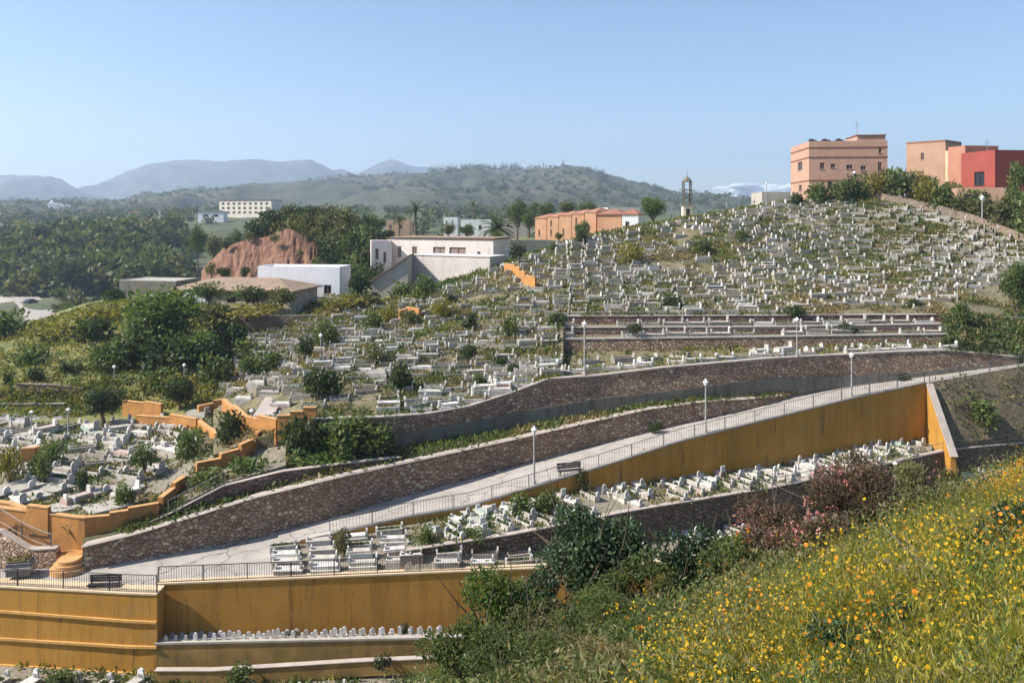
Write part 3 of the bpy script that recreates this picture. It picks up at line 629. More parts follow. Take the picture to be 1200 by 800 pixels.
def tree_proto(name,label,mat,seed,h,rad,trunk_h,n,L,W,lumps=16,tr=.16,cat='tree',zc=None):
    rs=np.random.RandomState(seed); t=thing(name,label,cat)
    g=G(); lean=rs.uniform(-.25,.25,2)
    top=np.array([lean[0],lean[1],trunk_h]); g.tube([(0,0,-.6),(lean[0]*.3,lean[1]*.3,trunk_h*.5),top],[tr*1.25,tr,tr*.8],7)
    for i in range(7):
        a=i*.9+rs.uniform(0,.6); e=np.array([math.cos(a)*rad[0]*.65,math.sin(a)*rad[1]*.65,trunk_h+(h-trunk_h)*rs.uniform(.25,.8)])
        g.tube([top*.92,(top+e)/2+np.array([0,0,.15]),e],[tr*.55,tr*.35,tr*.12],5)
    g.build('trunk',M['bark'],t)
    g=G(); crown(g,rs,n,(lean[0],lean[1],zc or (h-rad[2]*.95)),rad,lumps,L,W,spread=.68,lr=(.28,.45)); g.build('crown',mat,t)
    return t
def palm_proto(label,seed,h,fl,nf=34,tr=.22,droop=1.0):
    rs=np.random.RandomState(seed); t=thing('palm_tree',label,'palm tree')
    g=G(); g.lathe([(tr*1.5,-.6),(tr*1.2,h*.1),(tr,h*.5),(tr*.95,h*.92),(tr*1.35,h*.97),(tr*.8,h*1.02)],9); g.build('trunk',M['bark'],t)
    g=G()
    for i in range(nf):
        a=i*2.399; el=rs.uniform(-.5,1.25); pts=[]; d=np.array([math.cos(a)*math.cos(el),math.sin(a)*math.cos(el),math.sin(el)]); p=np.array([0,0,h]); 
        for k in range(9):
            pts.append(p.copy()); p=p+d*fl/8; d=d+np.array([0,0,-.13*droop]); d/=np.linalg.norm(d)
        g.tube(pts,[.03]*8+[.01],3,0,False)
        for k in range(1,9):
            dd=pts[k]-pts[k-1]; dd/=np.linalg.norm(dd); s=np.cross(dd,[0,0,1.]); s/=np.linalg.norm(s)+1e-6
            for w in (0,.33,.66):
                b=pts[k-1]*(1-w)+pts[k]*w; ln=fl*.2*(1-.6*abs((k+w)/9-.4))
                for sg in (1,-1):
                    v=s*sg*.8+dd*.5+np.array([0,0,-.35*rs.rand()]); v/=np.linalg.norm(v)
                    g.quads(leafq(b[None],v[None],np.array([[0,0,1.]]),ln,fl*.035),0,rs.uniform(.1,1))
    g.build('crown',M['leaf_mid'],t); return t
SH=[]   # shrub prototypes
for i,(mt,rad,n,L,W,lab,con) in enumerate([
    ('leaf_dark',(1.,1.,1.),620,.24,.15,'dark dense round shrub',False),
    ('leaf_dark',(1.2,1.0,.75),600,.24,.15,'dark low spreading shrub',False),
    ('leaf_mid',(1.,1.,.85),560,.26,.14,'mid green leafy shrub',False),
    ('leaf_light',(1.1,1.,.8),520,.26,.13,'bright green loose shrub',False),
    ('leaf_olive',(1.1,1.,.7),480,.26,.12,'olive brown straggly shrub',False),
    ('leaf_dark',(.72,.72,1.5),640,.22,.13,'dark upright conical shrub',True),
    ('leaf_yellow',(1.2,1.1,.65),520,.26,.1,'yellow green weedy shrub',False)]):
    SH.append(shrub_proto('shrub',lab,M[mt],100+i,rad,n,L,W,10,conic=con))
def ground_hit(px,y,strips,tn=160):
    """where the sight line (px,y) meets a strip -> world point"""
    best=None
    for S in strips:
        t=np.linspace(0,len(S.r)-1,tn); q=S.pt(np.full(tn,float(px)),t); yy=HY-q[:,2]/q[:,1]*F
        k=np.argmin(abs(yy-y)); e=abs(yy[k]-y)
        if best is None or e<best[0]-.2: best=(e,q[k])
    return best[1]
def shrub(kind,px,ybase,wpx,hpx,strips,label,group=None,D=None):
    q=ground_hit(px,ybase,strips) if D is None else P(px,ybase,D)
    m=q[1]/F; pr=SH[kind]; rad=[(1,1,1),(1.2,1,.75),(1,1,.85),(1.1,1,.8),(1.1,1,.7),(.6,.6,1.5),(1.2,1.1,.65)][kind]
    sx=wpx*m/2/rad[0]*.95; sz=hpx*m/(rad[2]*1.55)
    return place(pr,q-np.array([0,0,.05]),random.uniform(0,6.28),(sx,sx,sz),label,group)

# ================================================================== GRAVES
def tablet(w,h,th,x,kind=0,down=.35):
    if kind==0: top=[(w/2*math.cos(a),h-w/2+w/2*math.sin(a)) for a in np.linspace(0,math.pi,9)]
    elif kind==1: top=[(w/2,h*.78),(w*.3,h*.82),(w*.16,h),(-w*.16,h),(-w*.3,h*.82),(-w/2,h*.78)]
    else: top=[(w/2,h),(-w/2,h)]
    g=G(); g.prism([(-w/2,-down),(w/2,-down)]+top,0,x-th/2,x+th/2); return g
def kerb(L,W,h,th=.13,down=.9):
    g=G(); g.bx(-L/2,L/2,-W/2,-W/2+th,-down,h); g.bx(-L/2,L/2,W/2-th,W/2,-down,h); g.bx(-L/2,-L/2+th,-W/2+th,W/2-th,-down,h-.004); g.bx(L/2-th,L/2,-W/2+th,W/2-th,-down,h-.004); return g
def soil(L,W,h): g=G(); g.bx(-L/2+.1,L/2-.1,-W/2+.1,W/2-.1,-.3,h); return g
def planting(L,W,h,seed,n=60,sz=.28):
    rs=np.random.RandomState(seed); g=G(); p=np.stack([rs.uniform(-L*.42,L*.42,n),rs.uniform(-W*.36,W*.36,n),np.full(n,h)],1)
    d=unit(n,rs)*.7+np.array([0,0,.8]); d/=np.linalg.norm(d,axis=1)[:,None]; g.quads(leafq(p,d,unit(n,rs),sz*rs.uniform(.5,1.3,n),sz*.45),0,rs.rand(n)); return g
def slabtop(L,W,z,th,ov=.05): g=G(); g.bx(-L/2-ov,L/2+ov,-W/2-ov,W/2+ov,z,z+th); return g
def body(L,W,z0,z1): g=G(); g.bx(-L/2,L/2,-W/2,W/2,z0,z1); return g
def panel(w,h,x): g=G(); g.bx(x-.012,x+.012,-w/2,w/2,h*.3,h*.72); return g
GT={}
def gtype(key,desc,parts): GT[key]=(desc,parts)
gtype('planted','white kerbed grave with green plants',[('kerb',kerb(2.0,.8,.44,.13),'grave_white'),('soil',soil(2.0,.8,.3),'grave_soil'),('headstone',tablet(.44,.82,.12,1.0),'marble'),('footstone',tablet(.38,.66,.1,-1.0),'marble'),('planting',planting(2.0,.8,.3,1,80),'leaf_mid')])
gtype('earth','grey kerbed grave filled with earth',[('kerb',kerb(1.95,.82,.4,.12),'grave_grey'),('soil',soil(1.95,.82,.26),'grave_soil'),('headstone',tablet(.45,.8,.12,.98,1),'grave_white'),('footstone',tablet(.36,.6,.1,-.98,1),'grave_white')])
gtype('box','white box grave with slab lid',[('base',body(2.0,.8,-.9,.36),'grave_white'),('lid',slabtop(2.0,.8,.36,.07),'grave_white'),('headstone',tablet(.48,.98,.11,.9,0,-.4),'marble'),('footstone',tablet(.38,.76,.1,-.9,0,-.4),'marble')])
gtype('tiled','tiled box grave with low lid',[('base',body(2.0,.9,-.9,.42),'grave_tile'),('lid',slabtop(1.9,.75,.42,.12,.0),'grave_tile'),('headstone',tablet(.5,.98,.1,.85,2,-.5),'marble'),('footstone',tablet(.4,.8,.1,-.85,2,-.5),'marble')])
gtype('stepped','two-tiered whitewashed grave',[('base',body(2.1,1.0,-.9,.26),'grave_white'),('upper_tier',body(1.75,.66,.26,.5),'grave_white'),('headstone',tablet(.5,1.0,.12,1.0),'marble'),('footstone',tablet(.42,.85,.1,-1.0),'marble')])
gtype('dry','weathered grave with dry weeds',[('kerb',kerb(1.9,.8,.34),'grave_white'),('soil',soil(1.9,.8,.24),'grave_soil'),('headstone',tablet(.42,.75,.11,.95,0),'grave_white'),('planting',planting(1.9,.8,.24,2,60,.34),'leaf_dry')])
gtype('slab','large flat grey cement slab grave',[('base',body(2.4,1.7,-.9,.2),'grave_grey'),('lid',slabtop(2.4,1.7,.2,.1,.06),'grave_grey'),('headstone',tablet(.5,.75,.12,1.1,0,-.3),'marble')])
gtype('small','short white headstone with low kerb',[('kerb',kerb(.95,.4,.12,.07),'grave_white'),('soil',soil(.95,.4,.06),'grave_soil'),('headstone',tablet(.22,.78,.1,-.46,0),'marble'),('footstone',tablet(.3,.45,.08,.44,0),'marble')])
PROTO={}
for k,(desc,parts) in GT.items():
    t=thing('grave',desc,'grave'); PROTO[k]=t
    for nm,gg,mk_ in parts: gg.build(nm,M[mk_],t)
    if k in('planted','box','stepped'):
        hs=[c for c in t.children if c.name.startswith('headstone')][0]; x={'planted':.93,'box':.83,'stepped':.93}[k]
        panel(.34,.95,x-.002).build('inscription',M['inscription'],hs)
    t['used']=1; _PARK.append(t); kids(t); [kids(c) for c in kids(t)]
GR=[]   # (zone,row,px,point,rz,type,scale)
def row(zone,r,S,t,p0,p1,gap,types,rz=0,skip=.08,jp=.15,jt=.0,sc_=(.9,1.1),avoid=(),sparse=0):
    """a row of graves along a strip, gap in metres between centres"""
    px=p0
    while px<p1:
        q=S.pt(np.array([px]),np.array([t+random.uniform(-jt,jt)]))[0]; e=gap*random.uniform(1-jp,1+jp)
        if random.random()>skip+(sparse if sparse and fbm(q[0]*.085+3,q[1]*.13,3)>.13 else 0) and not any(a<px<b for a,b in avoid):
            q2=S.pt(np.array([px+3.]),np.array([t]))[0]; tz=math.atan2(q2[1]-q[1],q2[0]-q[0])
            GR.append((zone,r,px,q,(tz*.7+rz if abs(rz)<.3 else rz)+random.uniform(-.045,.045),random.choice(types),random.uniform(*sc_)))
        px+=e*F/q[1]
ALL=['planted','earth','earth','box','tiled','stepped','dry','dry','planted']
LIGHT=['box','planted','stepped','box','planted']
row('on the bottom terrace',0,bt,.72,-10,182,2.0,LIGHT,1.2,.05)
row('on the bottom terrace',0,bt,.66,190,505,2.35,['planted','earth','box','planted'],.0,.1)
row('on the ledge below the ochre wall',0,cs,.45,187,522,.585,['small'],1.57,.0,.03,sc_=(.95,1.05))
for i,(t,a) in enumerate(((.17,338),(.4,336),(.63,334),(.86,332))): row('behind the iron railing left of the dark wall',i,E0,t,a,470,2.35,['box','planted','box','stepped','tiled'],0,.03,.04,sc_=(.78,.86))
for i,t in enumerate((.36,.78)): row('behind the iron railing right of the tall white rows',i,E1,t,482,640,2.3,['planted','earth','box','tiled'],0,.05,.06,sc_=(.72,.85))
for i,t in enumerate((.25,.5,.74,.92)): row('at the foot of the long ochre wall',i,F1,t,(500 if i<2 else 520)+i*8,1080-i*2,1.55,['box','planted','planted','tiled'],-1.0 if i%2 else -.85,.1,.18,.03,sc_=(.66,.85))
for i,t in enumerate((.55,.78,.95)): row('below the dark stone wall on the right',i,F2,t,804,920,1.9,LIGHT,-.9,.1,.2,.03)
for i,t in enumerate((.45,.7,.92)): row('on the lowest right terrace',10+i,F2,t,1035,1290,1.9,LIGHT,-.9,.08,.2,.03)
for i,t in enumerate(np.linspace(.115,.97,12)):
    p0=-60; p1=float(np.interp(t,[0,.25,.6,1],[112,170,230,235]))
    row('in the flat left cemetery',i,LC,t,p0,p1,(2.9 if i<3 else 2.3),(['slab','slab','tiled','box'] if i<3 else ALL+['slab','earth','stepped']),random.uniform(-.5,.1),.12,.25,.02)
row('behind the curved stone wall',0,T1,.17,658,1112,1.45,['planted','box','planted','tiled','stepped'],0,.05,.1,sc_=(.72,.85))
row('behind the curved stone wall',1,T1,.5,660,1110,2.6,ALL,0,.3,.2,.05)
row('on the first level step',0,T2,.35,660,1108,2.3,LIGHT,0,.12,.08)
row('on the second level step',0,T3,.45,660,1105,2.35,LIGHT+['tiled'],0,.15,.1)
n1=37
for i in range(n1):
    t=.03+1.94*(i/(n1-1))**1.0; 
    p0=float(np.interp(t,[0,.12,.5,1,2],[385,312,285,262,262])); row('above the curved wall on the left hillside',i,K1,t,p0+random.uniform(0,6),652,2.0,ALL+['planted','earth','dry'],0,.13,.12,.004,sc_=(.76,1.0),sparse=.45)
n2=32
for i in range(n2):
    t=.04+1.9*i/(n2-1); row('on the upper hillside above the level steps',i,K2,t,658,float(np.interp(t,[0,1,2],[1120,1190,1240])),2.05,ALL+['planted','earth','dry'],0,.12,.12,.004,sc_=(.76,1.02),sparse=.55)
# the graves that show largest are things of their own, the small far rows are one mass
rows={}
for e in GR: rows.setdefault((e[0],e[1]),[]).append(e)
def shows(r): return np.mean([e[3][1] for e in r])
order=sorted(rows.values(),key=shows); count=0; far=[]
for r in order:
    vis=[e for e in r if -15<e[2]<1215]
    if count+len(vis)<=318:
        count+=len(vis); r.sort(key=lambda e:e[2]); zr=sorted({k[1] for k in rows if k[0]==r[0][0]}).index(r[0][1]); nz=len({k[1] for k in rows if k[0]==r[0][0]})
        for i,(zone,ri,px,q,rz,ty,s) in enumerate(vis):
            z=-1 if False else 0
            lab=f"{GT[ty][0]}, {od(i)} from left in {od(zr)+' ' if nz>1 else ''}row {zone}"
            if len(lab.split())>16: lab=lab.replace(' grave with',' grave,').replace(' from left','')
            w=lab.split()
            if len(w)>16: lab=f"{GT[ty][0].split(' with ')[0].split(' filled')[0]}, {od(i)} from left in {od(zr)+' ' if nz>1 else ''}row {zone}"
            w=lab.split()
            if len(w)>16: lab=f"{GT[ty][0].split(' with ')[0].split(' filled')[0]}, {od(i)} in {od(zr)} row {zone}"
            if len(lab.split())>16: lab=lab.replace('left of the dark wall','left of dark wall').replace('right of the tall white rows','right of white rows').replace(' the ',' ')
            place(PROTO[ty],q-np.array([0,0,.04]),rz,(s,s*random.uniform(.9,1.1),s*random.uniform(.85,1.2)),lab,'graves '+zone,(random.uniform(-.02,.02),random.uniform(-.03,.03)))
    else: far+=vis
MI={'grave_white':0,'grave_grey':1,'grave_tile':0,'marble':5,'grave_soil':2,'leaf_mid':3,'leaf_dry':4}
g=G()
for zone,ri,px,q,rz,ty,s in far:
    Mx=np.array(Matrix.Translation(Vector(q-np.array([0,0,.04])))@Matrix.Rotation(rz,4,'Z')@Matrix.Diagonal((s,s*random.uniform(.85,1.1),s*random.uniform(.8,1.25),1)))
    for nm,gg,mk_ in GT[ty][1]:
        if nm=='footstone' and random.random()<.25: continue
        k=G(); k.merge(gg,Mx); k.m=[np.full(len(a),MI[mk_] if not(mk_=='grave_white' and random.random()<.4) else 1) for a in k.m]; g.v+=k.v; g.l+=[a+g.n for a in k.l]; g.c+=k.c; g.m+=k.m; g.t+=k.t; g.n+=k.n
tag(g.build('distant_graves',[M['i_white'],M['i_grey'],M['grave_soil'],M['leaf_mid'],M['leaf_dry'],M['i_marble']]),'hundreds of small grey and white graves crowding the upper hillside','graves',None,'stuff')
print('graves',len(GR),'single',count,'far',len(far))

# ================================================================== LAMPS, BENCHES, PLANTER, CAR
def lamp_proto(h):
    t=thing('street_lamp','tall pale lamp post','street lamp')
    g=G(); g.lathe([(.13,-.4),(.13,.5),(.085,.56),(.065,h-.35),(.05,h-.1)],8); g.build('pole',M['lamp_pole'],t)
    g=G(); g.lathe([(.03,h-.14),(.16,h-.1),(.2,h+.12),(.2,h+.14)],8); g.build('lantern',M['lamp_glass'],t)
    g=G(); g.lathe([(.27,h+.14),(.25,h+.18),(.05,h+.4),(.02,h+.5)],8); g.build('cap',M['lamp_glass'],t)
    g=G(); g.box((0,0,-.02),(.36,.36,.12)); g.build('base',M['concrete_pale'],t); return t
LP=lamp_proto(4.4)
def lamp(px,ytop,ybase,D,label,grp='street lamps in the cemetery'):
    q=P(px,ybase,D); h=(ybase-ytop)/F*D; w=max(.8,h/4.9); return place(LP,q,random.uniform(0,1),(w,w,h/4.9),label,grp)
lamp(626,498,570,float(RO.D(626))+.35,'lamp post beside the bench half way up the ramp')
lamp(827,443,509,float(RO.D(827))+.35,'lamp post on the ramp edge above the long ochre wall')
lamp(998,412,467,float(RO.D(998))+.35,'lamp post near the top of the ramp')
lamp(685,375,437,68.9,'lamp post behind the curved stone wall at the left of level steps')
lamp(934,371,417,72.2,'lamp post behind the curved stone wall below the level steps')
lamp(1122,330,369,84.9,'lamp post at the right end of the level steps')
lamp(1151,228,280,112.3,'lamp post by the stone boundary wall near the right edge')
lamp(1001,200,238,124.5,'lamp post below the big salmon building')
lamp(898,213,240,127,'lamp post on the crest beside the small cloud')
lamp(134,427,460,82.6,'brown lamp post behind the tree of the flat cemetery')
lamp(216,425,462,82,'lamp post behind the dark round tree')
lamp(80,477,512,71,'lamp post right of the tomb wall in the flat cemetery')
lamp(37,480,512,71.5,'leftmost lamp post in the flat cemetery')
lamp(376,390,430,79,'lamp post among the bushes of the left hillside')
lamp(295,478,520,64,'lamp post beside the dark round bush by the stairs')
lamp(1049,540,576,64.5,'thin post under the ochre buttress wall')
def bench(label,px,y,D,rz):
    t=thing('bench',label,'bench',P(px,y,D),rz,'dark benches along the road')
    g=G(); [g.bx(-.95,.95,-.22+k*.15,-.09+k*.15,.42,.46) for k in range(3)]; g.build('seat',M['wood'],t)
    g=G(); [g.bx(-.95,.95,.24,.28,.52+k*.15,.64+k*.15) for k in range(3)]; g.build('backrest',M['wood'],t)
    for x in (-.8,.8):
        g=G(); g.bx(x-.03,x+.03,-.2,-.14,-.05,.42); g.bx(x-.03,x+.03,.18,.235,-.05,.9); g.bx(x-.03,x+.03,-.139,.179,.36,.415); g.build('leg',M['iron'],t)
bench('dark bench on the plaza seen through the railing',122,693,48.9,0.06)
bench('dark bench on the ramp beside the lamp post',668,557.5,60.3,.28)
q=P(24,671,50.3); t=thing('planter','square grey concrete planter at the foot of the rubble wall','planter',q,.2)
g=G(); g.box((0,0,.36),(1.3,.9,.8),0,0,(1.05,1.05)); g.build('box',M['planter'],t)
g=G(); g.box((0,0,.42),(1.5,1.1,.14)); g.build('rim',M['concrete_pale'],t)
g=G(); g.box((0,0,.8),(1.2,.8,.12)); g.build('soil',M['grave_soil'],t)
planting(1.2,.8,.85,5,60,.3).build('plants',M['leaf_dry'],t)

# ================================================================== BUILDINGS
def facade(g,O,U,n,W,H,holes,m=0,dep=.18):
    """wall face from O along unit U (width W, height H), outward normal n, with recessed openings"""
    xs=sorted({0,W,*[h[0] for h in holes],*[h[1] for h in holes]}); zs=sorted({0,H,*[h[2] for h in holes],*[h[3] for h in holes]})
    pt=lambda x,z,d=0:O+U*x+np.array([0,0,z])-n*d
    for a,b in zip(xs[:-1],xs[1:]):
        for c,d in zip(zs[:-1],zs[1:]):
            mx,mz=(a+b)/2,(c+d)/2
            if any(h[0]<mx<h[1] and h[2]<mz<h[3] for h in holes): continue
            g.add([pt(a,c),pt(b,c),pt(b,d),pt(a,d)],[(0,1,2,3)],m)
    for h in holes:
        k=[(h[0],h[2]),(h[1],h[2]),(h[1],h[3]),(h[0],h[3])]
        for i in range(4):
            p,q=k[i],k[(i+1)%4]; g.add([pt(*p),pt(*q),pt(*q,dep),pt(*p,dep)],[(0,1,2,3)],m)
def window(t,o,O,U,n,h,frame,pane,nm='window',dep=.18,bars=True):
    pt=lambda x,z,d=0:O+U*x+np.array([0,0,z])-n*d-o
    def bar(x0,x1,z0,z1,d0,d1):
        V=[pt(x,z,d) for d in (d0,d1) for x,z in ((x0,z0),(x1,z0),(x1,z1),(x0,z1))]
        return V,[(0,1,2,3),(7,6,5,4),(0,4,5,1),(1,5,6,2),(2,6,7,3),(3,7,4,0)]
    f=.07; g=G(); x0,x1,z0,z1=h
    for r in ((x0,x1,z0,z0+f),(x0,x1,z1-f,z1),(x0,x0+f,z0+f,z1-f),(x1-f,x1,z0+f,z1-f))+((((x0+x1)/2-.03,(x0+x1)/2+.03,z0+f,z1-f),) if bars else ()): g.add(*bar(*r,dep-.10,dep-.02))
    g.add(*bar(x0-.08,x1+.08,z0-.09,z0-.01,-.06,dep-.03))
    w=g.build(nm,M[frame],t); g=G(); g.add([pt(x0,z0,dep),pt(x1,z0,dep),pt(x1,z1,dep),pt(x0,z1,dep)],[(0,1,2,3)]); g.build('pane',M[pane],w)
def building(name,label,A,B,depth,z0,z1,mat,cat='building',front=(),left=(),right=(),roof=None,par=.5,frame='frame',pane='glass',bands=(),band_mat=None,hip=0,left_mat=None,over=.0):
    """A,B: (px,D) of the two front corners; openings as (u0,u1,v0,v1) in fractions of the face"""
    a=np.array([(A[0]-CX)/F*A[1],A[1],z0]); b=np.array([(B[0]-CX)/F*B[1],B[1],z0]); U=(b-a); W=np.linalg.norm(U); U=U/W; n=np.array([U[1],-U[0],0.]); H=z1-z0
    t=thing(name,label,cat,(a+b)/2-n*depth/2); o=np.array(t.location)
    g=G(); hf=[(u0*W,u1*W,v0*H,v1*H) for u0,u1,v0,v1 in front]; facade(g,a-o,U,n,W,H,hf)
    nl=-U; Ol=a-n*depth; hl=[(u0*depth,u1*depth,v0*H,v1*H) for u0,u1,v0,v1 in left]; facade(g,Ol-o,n,nl,depth,H,hl,1 if left_mat else 0)
    hr=[(u0*depth,u1*depth,v0*H,v1*H) for u0,u1,v0,v1 in right]; facade(g,b-o,-n,U,depth,H,hr)
    facade(g,b-n*depth-o,-U,-n,W,H,[])
    # footing so it never floats on a slope
    for p,q in ((a,b),(b,b-n*depth),(b-n*depth,Ol),(Ol,a)): p=p-o;q=q-o; dn=np.array([0,0,6.]); g.add([p-dn,q-dn,q,p],[(0,1,2,3)])
    g.build('wall',[M[mat]]+([M[left_mat]] if left_mat else []),t)
    for h in hf: window(t,o,a,U,n,h,frame,pane)
    for h in hl: window(t,o,Ol,n,nl,h,frame,pane)
    for h in hr: window(t,o,b,-n,U,h,frame,pane)
    g=G(); rz=math.atan2(U[1],U[0]); cc=(a+b)/2-n*depth/2-o
    if hip:
        V=[]; e=over
        for s,tt in ((-1,-1),(1,-1),(1,1),(-1,1)): V.append(cc+U*s*(W/2+e)-n*tt*(depth/2+e)+np.array([0,0,H]))
        r=min(W,depth)/2*.98; V+= [cc-U*(W/2-r)+np.array([0,0,H+hip]),cc+U*(W/2-r)+np.array([0,0,H+hip])]
        V+= [v-np.array([0,0,.18]) for v in V[:4]]
        g.add(V,[(0,1,5,4),(1,2,5),(2,3,4,5),(3,0,4),(6,7,1,0),(7,8,2,1),(8,9,3,2),(9,6,0,3),(9,8,7,6)])
    else:
        g.box((cc[0],cc[1],H-.1),(W-.02,depth-.02,.2),rz)
        if par:
            for s in (-1,1):
                c=cc-n*s*(depth/2-.1); g.box((c[0],c[1],H+par/2+.003),(W,.2,par),rz); c=cc+U*s*(W/2-.1); g.box((c[0],c[1],H+par/2+.002),(.2,depth-.41,par),rz)
        if over: g.box((cc[0],cc[1],H+par+.06),(W+over,depth+over,.12),rz)
    g.build('roof',M[roof or mat],t)
    for v in bands:
        g=G(); g.box((cc[0],cc[1],v*H),(W+.14,depth+.14,.22),rz); g.build('band',M[band_mat],t)
    return t,o,(a,U,n,W,H,depth)
# big salmon building on the crest
t,o,(a,U,n,W,H,dp)=building('apartment_building','large salmon three storey building with brown bands on the hilltop',(948,134),(1040,132.6),13,1.8,10.9,'salmon',
    front=[(.24,.30,.24,.38),(.14,.20,.60,.72),(.28,.34,.62,.70),(.48,.56,.60,.68),(.66,.73,.58,.66),(.88,.93,.56,.72),(.89,.93,.88,.98)],left=[(.45,.62,.22,.34),(.40,.64,.62,.78)],bands=(.40,.82,.995),band_mat='salmon_dark',par=1.0)
g=G(); a0=a-o
for f0,f1,h in ((.62,.98,.85),): 
    c=a0+U*W*(f0+f1)/2-n*3.2; g.box((c[0],c[1],H+1.0+h/2),(W*(f1-f0),6.0,h),math.atan2(U[1],U[0]))
g.build('stair_house',M['salmon'],t)
g=G(); c=a0+U*W*.80-n*3.2; g.box((c[0],c[1],H+1.93),(W*.38,6.4,.14),math.atan2(U[1],U[0])); g.build('cornice',M['salmon_dark'],t)
for k,f0 in enumerate((.05,.13,.22,.31,.40,.48)):
    g=G(); c=a0+U*W*f0-n*(1.+(k%2)*2); g.lathe([(.5,H+.3),(.5,H+1.25),(.3,H+1.45),(.1,H+1.5)],9,(c[0],c[1],0)); g.build('water_tank',M['solar'],t)
g=G(); c=a0+U*W*.66-n*2; g.tube([(c[0],c[1],H+1),(c[0],c[1],H+4.4)],.05,5); g.tube([(c[0]-.5,c[1],H+3.9),(c[0]+.5,c[1],H+3.9)],.03,4); g.build('antenna',M['mast'],t)
building('house','beige square house behind the reeds between the salmon and red buildings',(1062,144),(1108,139),7,2.0,12.2,'beige',front=[(.38,.46,.72,.84)],par=.4,roof='salmon_dark',left=())
building('annex_house','narrow cream annex beside the red building',(1108,139),(1117,138),4,2.0,10.4,'cream',par=.3,front=[(.3,.7,.55,.7)])
building('house','terracotta house with a flat roof left of the red house',(1111,135.5),(1131,131.5),6,1.0,10.7,'terra',par=.3,front=())
building('house','red flat roofed house with one barred window at the right edge of the hilltop',(1166,123.4),(1240,125),7.4,.5,9.3,'red',par=.35,left=[(.40,.70,.44,.68)],roof='red',frame='iron')
g=G(); 
t=thing('antenna_mast','thin rooftop aerial above the red house','antenna',P(1157,182,127)); g.tube([(0,0,-.3),(0,0,2.6)],.04,5); g.tube([(-.6,0,2.2),(.6,0,2.2)],.025,4); g.tube([(-.45,0,1.8),(.45,0,1.8)],.025,4); g.build('pole',M['mast'],t)
building('shed','low ochre shed with two dark openings below the red house',(1122,119),(1182,117),5,.4,3.6,'beige',front=[(.13,.27,.3,.75),(.48,.60,.5,.85)],par=.15,cat='shed')
building('water_tank_building','plain grey concrete block at the crest left of the salmon building',(893,134),(926,134),6,-.2,3.4,'concrete_pale',par=.1,front=(),cat='building')
# plateau houses
building('long_house','low stone outbuilding with a brown sloping roof',(206,112),(341,108.5),8,-13.9,-10.35,'rubble_render',front=[(.0,.0,0,0)][:0]+[(.45,.53,.48,.80),(.66,.73,.52,.80)],hip=1.35,over=.6,roof='roof_brown',pane='glass')
building('white_annex','whitewashed shed wall in front of the brown roof',(214,110.5),(243,110.5),1.2,-14.2,-10.9,'white',par=.05,front=(),cat='shed')
building('flat_shed','flat pale roof strip left of the brown roofed outbuilding',(140,128),(206,126),6,-14,-10.6,'concrete',par=.1,roof='concrete_pale',cat='shed')
building('white_building','plain white flat roofed building with two small windows',(302,119),(398,117.5),5,-14,-8.0,'white',front=[(.81,.90,.38,.60),(.83,.89,.08,.22)],par=.25,roof='white')
building('garden_wall_house','low grey block wall in front of the white building',(357,115),(440,113),.5,-14.4,-11.9,'concrete_pale',par=.05,cat='wall',front=())
building('warehouse','long pinkish warehouse with square windows behind the concrete hall',(459,143),(578,136),8,-11,-4.5,'pinkwhite',front=[(.06,.10,.52,.80),(.21,.26,.52,.80),(.42,.54,.52,.8),(.58,.74,.5,.8),(.85,.88,.45,.7)],left=[(.2,.32,.5,.8),(.6,.72,.4,.7)],par=.25,roof='roof_brown',over=.5,pane='shutter')
t,o,(a,U,n,W,H,dp)=building('concrete_hall','windowless grey concrete hall with sloping gable in front of the warehouse',(480,126),(574,119.5),5,-14,-6.6,'pale_render',par=.12,front=(),over=.2)
building('warehouse_end','whitish end block with two windows left of the pinkish warehouse',(435,140.5),(458.6,141.2),5,-11,-4.9,'pinkwhite',front=[(.2,.36,.5,.8),(.6,.74,.4,.7)],par=.15)
t=thing('lean_to','grey lean-to with sloping roof line at the left of the concrete hall','building',P(457,345,120)); o=np.array(t.location)
g=G(); xl,xr=(434-CX)/F*119,(479.5-CX)/F*121
g.prism([(xl,-15),(xr,-15),(xr,-6.5),(xl,-10.2)],1,119.5,126); g.build('wall',M['concrete_pale'],t,origin=o)
g=G(); g.prism([(xl-.2,-10.2),(xr,-6.45),(xr,-6.2),(xl-.2,-9.95)],1,119.2,126.2); g.build('roof',M['roof_brown'],t,origin=o)
g=G(); g.bx((436-CX)/F*119.3,(442-CX)/F*119.3,119.38,119.48,-13.2,-11.6); g.build('doorway',M['glass'],t,origin=o)
# orange row houses
pxs=[627,641,655,670,685,699]
for i in range(5):
    building('row_house',f'orange gabled row house, {od(i)} from left in the terrace on the hilltop',(pxs[i],170+i*-1.5),(pxs[i+1]-.6,168.5+i*-1.5),9,-6,-.9+i*.3,'orange_house',front=[(.3,.45,.25,.5),(.3,.45,.62,.85)][:1+(i%2)],hip=.9,over=.1,roof='orange_roof')
building('row_house','taller orange house with a brown tiled roof at the right of the terrace',(700,160),(728,158),9,-6,-.1,'orange_house',front=[(.2,.3,.3,.5),(.6,.7,.3,.5)],hip=1.0,over=.3,roof='roof_tile')
building('small_house','small white house with red roof left of the green round tree',(729,156),(748,155),7,-5,-.1,'white',front=[(.2,.45,.4,.7)],hip=1.0,over=.2,roof='roof_tile')
building('small_house','pinkish house with flat roof behind the orange terrace',(712,185),(750,186),9,-3,1.0,'pinkwhite',front=[(.1,.2,.4,.7),(.4,.5,.4,.7),(.7,.8,.4,.7)],par=.3)
